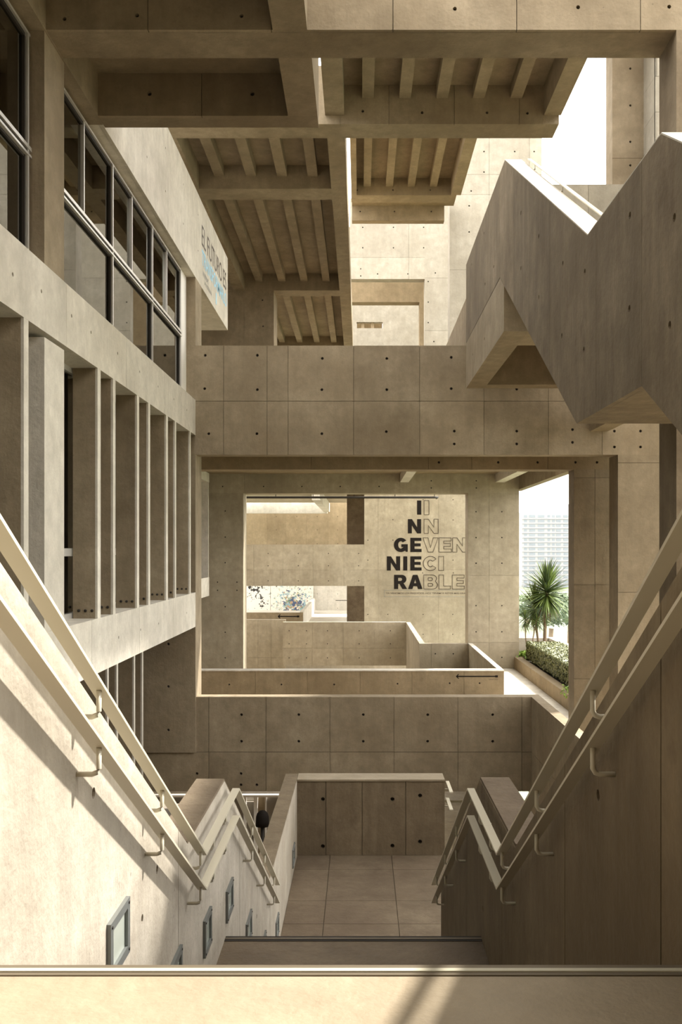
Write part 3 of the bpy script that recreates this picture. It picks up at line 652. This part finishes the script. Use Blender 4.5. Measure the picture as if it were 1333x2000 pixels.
tf = box('terrace_floor', 3.73, 6.21, 19.3, Y4, ZT-0.3, ZT-0.015, 'cope', label='bright terrace floor beside the planter', cat='floor', kind='structure')
for i, (a, b) in enumerate(((3.73, 4.55), (4.55, 5.38), (5.38, 6.21))):
    for j in range(12):
        box('tile', a+0.003, b-0.003, 19.3+1.4875*j+0.003, 19.3+1.4875*(j+1)-0.003, ZT-0.015, ZT, 'pale', tf)
box('hall_floor', -9, 4.36, 29.25, 76, -8.3, -8.0, 'floor', label='lower hall floor below the terrace parapets', cat='floor', kind='structure')
# far facade fragments beyond the left pillar
for z0, z1, l in ((2.62, 2.98, 'bright end of the far upper facade band beside the left pillar'), (-1.88, -1.14, 'bright end of the far lower facade band beside the left pillar')):
    box('facade_beam', -6.4, -6.0, 24, 36.6, z0, z1, 'pale', label=l, cat='beam', kind='structure')
box('facade_fin', -6.3, -6.0, 36.35, 36.5, -1.14, 2.62, 'pale', label='single thin fin of the far facade', cat='fin', kind='structure')

# lettered wall, mural and back spaces
Y5 = 52.0
h5 = [ony(a, b, Y5) for a, b in ((768, 1015), (768, 1055), (827, 976), (885.5, 976), (885.5, 1015.5), (719, 1055), (719, 1094), (885.5, 1094), (826, 1119), (886, 1119), (719, 1200), (758, 1200), (827, 1200), (885, 1200), (827, 1239), (885, 1239))]
lw = pwall('lettered_wall', X(712, Y5), 8.4, Y5, Y5+0.4, -8, 3.4, '-y', [X(739, Y5), X(857, Y5)], [Z(1113, Y5), Z(1144, Y5)], h5, 'hall', 'concrete wall carrying the big black lettering')
hs5 = [ony(a, b, Y5) for a in (524, 583, 642, 701) for b in (1081, 1105, 1134.5)]
pwall('spandrel_wall', -9, X(712, Y5), Y5, Y5+0.4, Z(1144.5, Y5), Z(1063.5, Y5), '-y', [X(a, Y5) for a in (496, 553, 612, 672)], [Z(1113, Y5)], hs5, 'hall', 'concrete spandrel band between the two dark recess openings')
Y6 = 72.0
hs6 = [ony(a, b, Y6) for a in (540, 580, 620, 660) for b in (1009, 1035, 1062)]
pwall('back_wall', -14, 9, Y6, Y6+0.4, -1.5, 4.6, '-y', [X(a, Y6) for a in (522, 559, 599, 641)], [], hs6, 'warm', 'warm back wall seen through the upper recess opening')
bw = pwall('back_wall', X(612, Y6), 9, Y6, Y6+0.4, -6, -1.5, '-y', [X(641, Y6)], [], [ony(620, 1160, Y6), ony(660, 1160, Y6), ony(660, 1188, Y6)], 'pale', 'bright back wall beside the splattered mural')
mu = empty('splattered_mural', (X(547, Y6), Y6, -6), 'pale mural wall splattered with blue green and black paint', 'mural')
mx = [-14, X(529.5, Y6), X(612, Y6)]; mz = [-6, Z(1159.5, Y6), -1.5]
for i in range(2):
    for j in range(2): box('panel', mx[i]+0.012, mx[i+1]-0.012, Y6-0.3, Y6, mz[j]+0.012, mz[j+1]-0.012, 'splat', mu)
box('back_floor', -14, 9, 52.4, Y6, ZT-0.4, ZT, 'pale', label='bright floor in front of the bright back wall', cat='floor', kind='structure')
pa = box('parapet_wall', -14, X(592, 54.9), 54.9, 55.3, ZT, ZPAR, 'warm', label='far parapet with a small arrow in front of the mural', cat='wall', kind='structure')
box('parapet_wall', X(592, 54.9)-0.2, X(592, 54.9), 55.3, 70, ZT, ZPAR+0.05, 'pale', label='white parapet receding beside the mural with small black marks', cat='wall', kind='structure')
box('recess_wall', X(678, 55.6), X(740, 55.6), 55.6, 56.0, -6, 3.4, 'cope', label='wall section coloured dark for shade at the edge of the recess openings', cat='wall', kind='structure')  # dark colour stands in for the shade inside the recess
box('ceiling_beam', -14, 4.4, 44.7, 45.3, 3.35, 3.8, 'hall', label='cross beam from which the dark service pipe hangs', cat='beam', kind='structure')
box('recess_roof', -14, 8.4, 52.4, 68.5, 3.4, 3.7, 'hall', label='roof over the recess behind the lettered wall', cat='roof', kind='structure')
box('ceiling_beam', -14, X(640, 70), 69.5, 70.2, Z(1003, 70), 4.6, 'pale', label='pale beam across the top of the upper recess opening', cat='beam', kind='structure')
box('ceiling_beam', -2.75, -2.3, 52.4, 69.5, Z(1000, 69.5), 3.4, 'pale', label='pale slanting beam at the top of the upper recess opening', cat='beam', kind='structure')
box('base_wall', -9, X(712, Y5), Y5, Y5+0.4, -8, ZT-0.4, 'hall', label='concrete base wall below the spandrel band', cat='wall', kind='structure')
pp = empty('ceiling_pipe', (0, 45, Z(972, 45)), 'dark service pipe running under the ceiling above the letters', 'pipe')
zp = Z(971.5, 45)
tube('pipe', [(-8.5, 45, zp), (X(850, 45), 45, zp), (X(856, 45), 45.3, zp+0.02), (X(858, 45), 46.5, zp+0.05)], 0.055, 'dark', pp)
for px in (539, 612, 692, 772, 849): tube('hanger', [(X(px, 45), 45, zp), (X(px, 45), 45, 3.4)], 0.018, 'dark', pp, 6)
box('hall_wall', -9.3, -9, 19.6, 52.4, -9, 9.6, 'room', label='hidden side wall of the hall', cat='wall', kind='structure')

# ------------------------------------------------------------------ lettering
def curve_mesh(splines, filled, line=0.0):
    cu = bpy.data.curves.new('letter', 'CURVE'); cu.dimensions = '2D' if filled else '3D'
    cu.fill_mode = 'BOTH' if filled else 'FULL'
    if filled: cu.extrude = 0.006
    else: cu.bevel_depth = line; cu.bevel_resolution = 0
    for pts in splines:
        s = cu.splines.new('POLY'); s.points.add(len(pts)-1)
        for p, q in zip(s.points, pts): p.co = (q[0], q[1], 0, 1)
        s.use_cyclic_u = True
    t = bpy.data.objects.new('t', cu); C.objects.link(t)
    dg = bpy.context.evaluated_depsgraph_get(); me = bpy.data.meshes.new_from_object(t.evaluated_get(dg))
    bpy.data.objects.remove(t); bpy.data.curves.remove(cu); return me
def arc(cx, cy, rx, ry, a0, a1, n=14):
    return [(cx+rx*math.cos(math.radians(a0+(a1-a0)*i/n)), cy+ry*math.sin(math.radians(a0+(a1-a0)*i/n))) for i in range(n+1)]
GL = {
 'I': [[(0,0),(1,0),(1,1),(0,1)]],
 'N': [[(0,0),(.3,0),(.3,.56),(.7,0),(1,0),(1,1),(.7,1),(.7,.42),(.31,1),(0,1)]],
 'E': [[(0,0),(1,0),(1,.22),(.38,.22),(.38,.4),(.92,.4),(.92,.61),(.38,.61),(.38,.78),(.98,.78),(.98,1),(0,1)]],
 'L': [[(0,0),(1,0),(1,.22),(.4,.22),(.4,1),(0,1)]],
 'V': [[(.34,0),(.66,0),(1,1),(.68,1),(.5,.3),(.34,1),(0,1)]],
 'A': [[(0,0),(.31,0),(.37,.2),(.63,.2),(.69,0),(1,0),(.66,1),(.34,1)], [(.43,.41),(.57,.41),(.5,.68)]],
 'R': [[(0,0),(.31,0),(.31,.36),(.42,.36),(.63,0),(1,0),(.72,.42)] + arc(.58,.69,.36,.31,-55,90,10) + [(0,1)],
       [(.31,.57),(.31,.79),(.5,.79)] + arc(.5,.68,.11,.11,90,-90,6)],
 'B': [[(0,0),(.6,0)] + arc(.62,.29,.38,.29,-90,50,8) + arc(.6,.75,.33,.25,-40,90,8) + [(0,1)],
       [(.32,.2),(.32,.4),(.56,.4)] + arc(.56,.3,.1,.1,90,-90,6), [(.32,.6),(.32,.8),(.54,.8)] + arc(.54,.7,.1,.1,90,-90,6)],
 'C': [arc(.5,.5,.5,.5,38,322,24) + [(.62,.36)] + arc(.5,.5,.18,.24,-40,-320,16) + [(.68,.68)]],
 'G': [arc(.5,.5,.5,.5,38,300,22) + [(.83,.10),(.85,.02),(1,.02),(1,.55),(.54,.55),(.54,.35),(.70,.35)] + arc(.5,.5,.19,.26,-50,-318,16) + [(.68,.70)]],
}
s7 = 1/7.405
rows = [(93, 297, [('I',520,580,1),('I',622,692,0)]), (362, 568, [('N',387,578,1),('N',622,826,0)]),
        (632, 838, [('G',184,385,1),('E',422,585,1),('V',605,825,0),('E',838,1017,0),('N',1035,1240,0)]),
        (900, 1105, [('N',82,275,1),('I',320,378,1),('E',422,585,1),('C',610,817,0),('I',832,905,0)]),
        (1168, 1373, [('R',187,377,1),('A',388,598,1),('B',617,817,0),('L',838,1005,0),('E',1030,1205,0)])]
le = empty('painted_lettering', (X(830, Y5), Y5, Z(1150, Y5)), 'big black and outlined word lettering stacked in five rows on the wall', 'lettering')
for y0, y1, items in rows:
    for ch, x0, x1, fill in items:
        px0, px1 = 745+x0*s7, 745+x1*s7; pt, pb = 965+y0*s7, 965+y1*s7
        w = X(px1, Y5)-X(px0, Y5); h = Z(pt, Y5)-Z(pb, Y5)
        me = curve_mesh([[(p[0]*w, p[1]*h) for p in s] for s in GL[ch]], fill, 0.017)
        me.materials.append(M['black' if fill else 'brown'])
        ob = bpy.data.objects.new('letter', me); put(ob, (X(px0, Y5), Y5-(0.008 if fill else 0.018), Z(pb, Y5)), le); ob.rotation_euler = (math.pi/2, 0, 0)
def text(body, width, height, mat, loc, face, parent, name='text_line', offset=0.0):
    cu = bpy.data.curves.new('t', 'FONT'); cu.body = body; cu.size = 1.0; cu.extrude = 0.0; cu.offset = offset
    t = bpy.data.objects.new('t', cu); C.objects.link(t)
    dg = bpy.context.evaluated_depsgraph_get(); me = bpy.data.meshes.new_from_object(t.evaluated_get(dg))
    bpy.data.objects.remove(t); bpy.data.curves.remove(cu)
    xs = [v.co.x for v in me.vertices]; ys = [v.co.y for v in me.vertices]
    sx, sy = width/(max(xs)-min(xs)), height/(max(ys)-min(ys)); mx_, my_ = min(xs), min(ys)
    for v in me.vertices: v.co = ((v.co.x-mx_)*sx, (v.co.y-my_)*sy, 0)
    me.materials.clear(); me.materials.append(M[mat])
    ob = bpy.data.objects.new(name, me); put(ob, loc, parent); ob['kind'] = 'stuff'
    ob.rotation_euler = (math.pi/2, 0, 0) if face == '-y' else (math.pi/2, 0, math.pi/2)
    return ob
text('YA VENCIMOS LOS PREJUICIOS. HOY TENEMOS RETOS MÁS GRANDES', X(923, Y5)-X(754.5, Y5), 0.13, 'brown', (X(754.5, Y5), Y5-0.006, Z(1161, Y5)), '-y', le, offset=0.012)
def split_letters(ob, parent):
    me = ob.data; par = list(range(len(me.vertices)))
    def find(i):
        while par[i] != i: par[i] = par[par[i]]; i = par[i]
        return i
    for p in me.polygons:
        v = list(p.vertices)
        for k in v[1:]: par[find(k)] = find(v[0])
    groups = {}
    for p in me.polygons: groups.setdefault(find(p.vertices[0]), []).append(list(p.vertices))
    for g in sorted(groups.values(), key=lambda q: min(me.vertices[i].co.x for f in q for i in f)):
        idx = sorted({i for f in g for i in f}); mp = {i: k for k, i in enumerate(idx)}
        m2 = bpy.data.meshes.new('letter'); m2.from_pydata([tuple(me.vertices[i].co) for i in idx], [], [[mp[i] for i in f] for f in g])
        m2.materials.append(me.materials[0]); o2 = bpy.data.objects.new('letter', m2); C.objects.link(o2)
        o2.parent = parent; o2.location = ob.location; o2.rotation_euler = ob.rotation_euler
    bpy.data.objects.remove(ob)
def frame_lines(x0, x1, z0, z1, y, mat, parent, t=0.014):
    for a in ((x0, x1, z0, z0+t), (x0, x1, z1-t, z1), (x0, x0+t, z0, z1)): box('text_border', a[0], a[1], y-0.006, y, a[2], a[3], mat, parent)
frame_lines(X(751, Y5), X(925, Y5), Z(1165.5, Y5), Z(1152.5, Y5), Y5, 'steel', le)
sg = empty('painted_lettering', (XF, 21.4, 6.0), 'small grey and light blue lettering on the bright upper facade wall', 'lettering')
split_letters(text('EL FUTURO ES', 3.55, 0.44, 'brown', (XF+0.004, 19.65, 6.47), '+x', sg), sg)
split_letters(text('TRANSFORMARLO', 3.6, 0.33, 'blue', (XF+0.004, 19.65, 6.06), '+x', sg, offset=0.01), sg)
text('UNIVERSIDAD', 0.75, 0.10, 'steel', (XF+0.004, 19.75, 5.86), '+x', sg)
text('DE INGENIERIA', 0.95, 0.08, 'steel', (XF+0.004, 20.0, 5.73), '+x', sg)
box('emblem', XF, XF+0.006, 21.55, 21.65, 5.72, 5.98, 'blue', sg)
def arrow(x0, x1, y, z, t, name_parent):
    box('arrow_shaft', x0+0.02, x1, y-0.008, y, z-t/2, z+t/2, 'black', name_parent)
    box('arrow_tail', x1-t*2.4, x1, y-0.009, y, z-t*0.9, z+t*0.9, 'black', name_parent)
    for s in (1, -1):
        v = [(0,0,0),(0.10,0,s*0.105),(0.13,0,s*0.085),(0.055,0,0)]
        v = [(a*t/0.026*0.55, b, c*t/0.026*0.55) for a, b, c in v]
        from_py('arrow_head', v, [(0,1,2,3)] if s < 0 else [(3,2,1,0)], 'black', (x0, y-0.008, z), name_parent)
ar = empty('painted_arrow', (X(932, 28.9), 28.9, Z(1321, 28.9)), 'long black arrow painted on the terrace parapet', 'sign')
arrow(X(891, 28.9), X(973, 28.9), 28.9, Z(1321, 28.9), 0.035, ar)
text('LABORATORIOS', X(973, 28.9)-X(955, 28.9), 0.035, 'brown', (X(955, 28.9), 28.894, Z(1328, 28.9)), '-y', ar)
ar = empty('painted_arrow', (X(565, 54.9), 54.9, Z(1204, 54.9)), 'small black arrow painted on the far parapet under the mural', 'sign')
arrow(X(543, 54.9), X(585, 54.9), 54.9, Z(1204, 54.9), 0.06, ar)
ar = empty('painted_arrow', (X(668, Y6), Y6, Z(1172.5, Y6)), 'thin dark line painted on the bright back wall', 'sign')
box('arrow_shaft', X(656, Y6), X(690, Y6), Y6-0.01, Y6, Z(1173, Y6), Z(1172, Y6), 'black', ar)

# ------------------------------------------------------------------ planter, hedge, yuccas
XPL = 6.21
pl = empty('concrete_planter', (7.2, 30, ZT), 'long concrete planter on the terrace holding the clipped hedge', 'planter')
box('front_wall', 6.45, 6.7, 37.13, 39.5, ZT-0.3, -4.37, 'warm', pl); box('front_wall', XPL, XPL+0.3, 21.05, 37.13, ZT-0.3, -4.37, 'warm', pl)
box('outer_wall', 8.1, 8.4, 21.05, 39.8, ZT-3, ZPAR, 'pale', pl); box('end_wall', 6.45, 8.1, 39.5, 39.8, ZT-0.3, ZPAR, 'pale', pl)
box('soil', 6.51, 8.1, 21.05, 39.5, ZT-0.3, -4.50, 'soil', pl)
def leaf_quads(n, sampler, size, mat, name, parent, loc, kind=None, flat=0.5):
    V, Fc = [], []
    for i in range(n):
        p, nrm = sampler()
        d = Vector((random.gauss(0, 1), random.gauss(0, 1), random.gauss(0, 1))).normalized()
        nn = (Vector(nrm)*flat + d*(1-flat)).normalized()
        a = nn.orthogonal().normalized(); b_ = nn.cross(a)
        th = random.uniform(0, 6.28); a, b_ = a*math.cos(th)+b_*math.sin(th), b_*math.cos(th)-a*math.sin(th)
        s = size*random.uniform(0.6, 1.35); k = len(V); p = Vector(p)
        V += [tuple(p-a*s), tuple(p+b_*s*0.45), tuple(p+a*s), tuple(p-b_*s*0.45)]; Fc.append((k, k+1, k+2, k+3))
    o = from_py(name, V, Fc, mat, loc, parent)
    if kind: o['kind'] = kind
    return o
hx0, hx1, hy0, hy1, hz0, hz1 = 6.62, 7.95, 23.0, 36.7, -4.45, -3.72
hd = empty('clipped_hedge', ((hx0+hx1)/2, (hy0+hy1)/2, hz0), 'long box-clipped green hedge growing in the planter', 'hedge')
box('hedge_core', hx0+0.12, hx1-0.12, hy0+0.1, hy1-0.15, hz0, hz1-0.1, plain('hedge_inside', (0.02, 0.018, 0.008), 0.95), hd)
def smp():
    f = random.random(); u, v = random.random(), random.random(); j = random.gauss(0, 0.025)
    if f < 0.44: return ((hx0+(hx1-hx0)*u, hy0+(hy1-hy0)*v, hz1+j-0.02), (0, 0, 1))
    if f < 0.84: return ((hx0+j+0.02, hy0+(hy1-hy0)*u, hz0+0.08+(hz1-hz0-0.08)*v**0.8), (-1, 0, 0.2))
    if f < 0.92: return ((hx0+(hx1-hx0)*u, hy1-0.06+j, hz0+(hz1-hz0)*v), (0, 1, 0))
    return ((hx0+(hx1-hx0)*u, hy0+0.06+j, hz0+(hz1-hz0)*v), (0, -1, 0))
b0 = Vector(((hx0+hx1)/2, (hy0+hy1)/2, hz0))
leaf_quads(42000, lambda: (lambda q: (Vector(q[0])-b0, q[1]))(smp()), 0.042, 'hedge', 'foliage', hd, b0, 'stuff', 0.6)
for k, (cx, cy, l) in enumerate(((6.62, 37.5, 'tuft of bright green leaves at the far corner of the planter'), (6.55, 28.0, 'tuft of bright green leaves at the near end of the hedge'))):
    t = empty('leafy_plant', (cx, cy, -4.5), l, 'plant')
    def s2(): 
        a = random.uniform(0, 6.28); r_ = abs(random.gauss(0, 0.22)); return ((r_*math.cos(a), 1.6*r_*math.sin(a), random.uniform(0.05, 0.3)), (0, 0, 1))
    leaf_quads(420, s2, 0.07, 'bright', 'foliage', t, (cx, cy, -4.5), 'stuff', 0.4)
    tube('stem', [(cx, cy, -4.52), (cx+0.02, cy, -4.25)], 0.012, 'trunk', t, 6)

def blade_mesh(name, ln, w, bend, mat):
    V, Fc = [], []; n = 5
    for i in range(n+1):
        t = i/n; ww = w*(0.55+0.9*t if t < 0.4 else 0.91*(1-t)/0.6+0.0)*0.5
        x = ln*t; z = -bend*t*t*ln
        V += [(x, -ww, z+ww*0.35), (x, 0, z), (x, ww, z+ww*0.35)]
    for i in range(n):
        for k in (0, 1): Fc.append((i*3+k, i*3+k+1, i*3+k+4, i*3+k+3))
    me = bpy.data.meshes.new(name); me.from_pydata(V, [], Fc); me.materials.append(M[mat]); me.update(); return me
BL = [blade_mesh('leaf', 1.0, 0.088, b, 'yucca') for b in (0.02, 0.10, 0.2)]
BD = [blade_mesh('leaf', 1.0, 0.06, b, 'dryleaf') for b in (0.15, 0.3)]
def yucca(base, head, rad, n, ndry, label, r0=0.06, el0=-62):
    root = empty('yucca', base, label, 'yucca', 'yuccas behind the hedge')
    b = Vector(base); h = Vector(head); m = b.lerp(h, 0.5) + Vector((random.uniform(-.08, .08), 0, 0))
    tube('trunk', [b, b.lerp(m, 0.5), m, m.lerp(h, 0.5), h], [r0*1.25, r0, r0*0.9, r0*0.9, r0*0.7], 'trunk', root, 8)
    for i in range(n+ndry):
        dry = i >= n
        t = (i+0.5)/n if not dry else random.random()
        el = math.radians(88 - t*(88-el0)) if not dry else math.radians(random.uniform(-85, -35))
        az = i*2.39996 + random.uniform(-.2, .2)
        o_ = bpy.data.objects.new('leaf', random.choice(BD if dry else BL))
        L_ = rad*random.uniform(0.82, 1.12)*(0.75 if dry else 1)
        hp_ = h + Vector((0, 0, -rad*0.45*t if not dry else -rad*0.5)) + Vector((0, 0, rad*0.1))
        put(o_, hp_, root); o_.rotation_euler = (random.uniform(-.5, .5), -el, az); o_.scale = (L_, L_*1.0, L_)
ZH = -4.5
def yp(px, py, Y): return (X(px, Y), Y, Z(py, Y))
def yb(px, Y): return (X(px, Y), Y, ZH)
yucca(yb(1064, 38.2), yp(1069, 1150, 38.2), 1.22, 230, 60, 'tallest yucca with the largest spiky crown behind the hedge', 0.075, -52)
yucca(yb(1055, 38.6), yp(1045, 1182, 38.6), 1.02, 140, 35, 'middle yucca whose crown tucks beneath the tallest one', 0.05, -48)
yucca(yb(1040, 38.0), yp(1049, 1209, 38.0), 0.52, 55, 8, 'small yucca on a thin stem between the taller trunks', 0.028, -50)
yucca(yb(1033, 38.0), yp(1026, 1208, 38.0), 0.52, 60, 4, 'small yucca beside the concrete pier', 0.028, -55)
yucca(yb(1121, 37.0), yp(1121, 1212, 37.0), 0.5, 50, 4, 'small yucca mostly hidden by the framing pillar', 0.028, -55)

# ------------------------------------------------------------------ outside: far apartment block, trees, lawn, haze
box('courtyard_floor', -12, 16, -14, 29, -8.4, -8.0, 'conc', label='concrete courtyard floor far below the stair', cat='floor', kind='structure')
box('light_block_wall', -10, 25, -4.5, -4.1, -8, 12, 'cope', label='added unseen wall behind the camera blocking light from the rear', cat='wall', kind='structure')  # unseen wall added to cut light from behind, dark to limit bounce
box('light_block_slab', -0.57, 4.1, -4.1, 2.2, 5.57, 6.5, 'conc', label='added unseen slab above and behind the camera narrowing the overhead light', cat='slab', kind='structure')  # unseen slab added to shrink the sky opening above the camera
box('ground', -300, 900, -200, 1500, -22.4, -22, 'lawn', label='hazy green ground outside the building', cat='ground', kind='structure')
YH = 520.0
ab = empty('apartment_block', (X(1075, YH), YH, -22), 'hazy white apartment block in the distance with rows of windows', 'building')
bx0, bx1 = X(1020, YH), X(1165, YH); zr = Z(1000, YH)
M['facade'] = plain('apartment_render', (0.26, 0.262, 0.265), 0.9, 0, 0.1); M['pane'] = plain('apartment_pane', (0.13, 0.155, 0.175), 0.6, 0, 0.2)
box('wall', bx0, bx1, YH, YH+18, -22, zr, 'facade', ab)
box('roof_storey', X(1060, YH), X(1150, YH), YH+3, YH+15, zr, Z(992, YH), 'facade', ab); box('roof_storey', X(1088, YH), X(1125, YH), YH+5, YH+12, Z(992, YH), Z(984, YH), 'facade', ab)
cols = [(1024, 1030), (1034, 1046), (1051, 1064), (1070, 1075), (1079, 1084), (1087, 1096), (1101, 1110), (1116, 1124), (1130, 1142)]
_wm = {}
for r_ in range(18):
    py = 1006+9.15*r_
    for (a, b) in cols:
        w = X(b, YH)-X(a, YH); k = round(w, 2)
        if k not in _wm:
            me = bpy.data.meshes.new('window'); hw = w/2; hh_ = 4.6*YH/F
            me.from_pydata([(-hw,-.3,0),(hw,-.3,0),(hw,.1,0),(-hw,.1,0),(-hw,-.3,hh_),(hw,-.3,hh_),(hw,.1,hh_),(-hw,.1,hh_)], [], BOXF); me.materials.append(M['pane']); _wm[k] = me
        put(bpy.data.objects.new('window', _wm[k]), ((X(a, YH)+X(b, YH))/2, YH, Z(py+4.6, YH)), ab)
    box('balcony_slab', bx0, bx1, YH-0.8, YH, Z(py+7.6, YH), Z(py+6.6, YH), 'facade', ab)
def far_tree(px, Y, top, w, label):
    x = X(px, Y); zt2 = Z(top, Y)
    t = empty('far_tree', (x, Y, -22), label, 'tree', 'hazy trees outside')
    tube('trunk', [(x, Y, -22), (x+.3, Y, -22+(zt2+22)*0.6)], 0.5, 'trunk', t, 8)
    c = Vector((x, Y, (zt2-14)/2)); rz_ = (zt2+14)/2
    def s3():
        d = Vector((random.gauss(0, 1), random.gauss(0, 1), random.gauss(0, 1))).normalized(); f = random.uniform(0.75, 1.0)*(1+0.18*math.sin(5*d.x+3*d.z)*math.cos(4*d.y))
        return ((d.x*w*f, d.y*w*f, d.z*rz_*f), d)
    leaf_quads(2600, s3, 0.55, 'tree', 'foliage', t, c, 'stuff', 0.5)
far_tree(1075, 200, 1200, 8, 'hazy round tree beyond the planter, behind the yucca trunks')
far_tree(1112, 170, 1160, 9, 'taller hazy tree beyond the planter beside the framing pillar')
far_tree(1030, 260, 1170, 12, 'hazy tree beyond the planter beside the concrete pier')
hz = box('haze', 14, 200, 90, YH-1.5, -22, 120, None, label='pale morning haze hanging over the ground outside', cat='haze', kind='stuff')
mh = bpy.data.materials.new('haze'); mh.use_nodes = True; nt = mh.node_tree; nt.nodes.remove(nt.nodes['Principled BSDF'])
vsn = N(nt, 'ShaderNodeVolumeScatter'); vsn.inputs['Density'].default_value = 0.00018; vsn.inputs['Color'].default_value = (1, 1, 1, 1)
nt.links.new(vsn.outputs[0], nt.nodes['Material Output'].inputs['Volume']); hz.data.materials.append(mh)
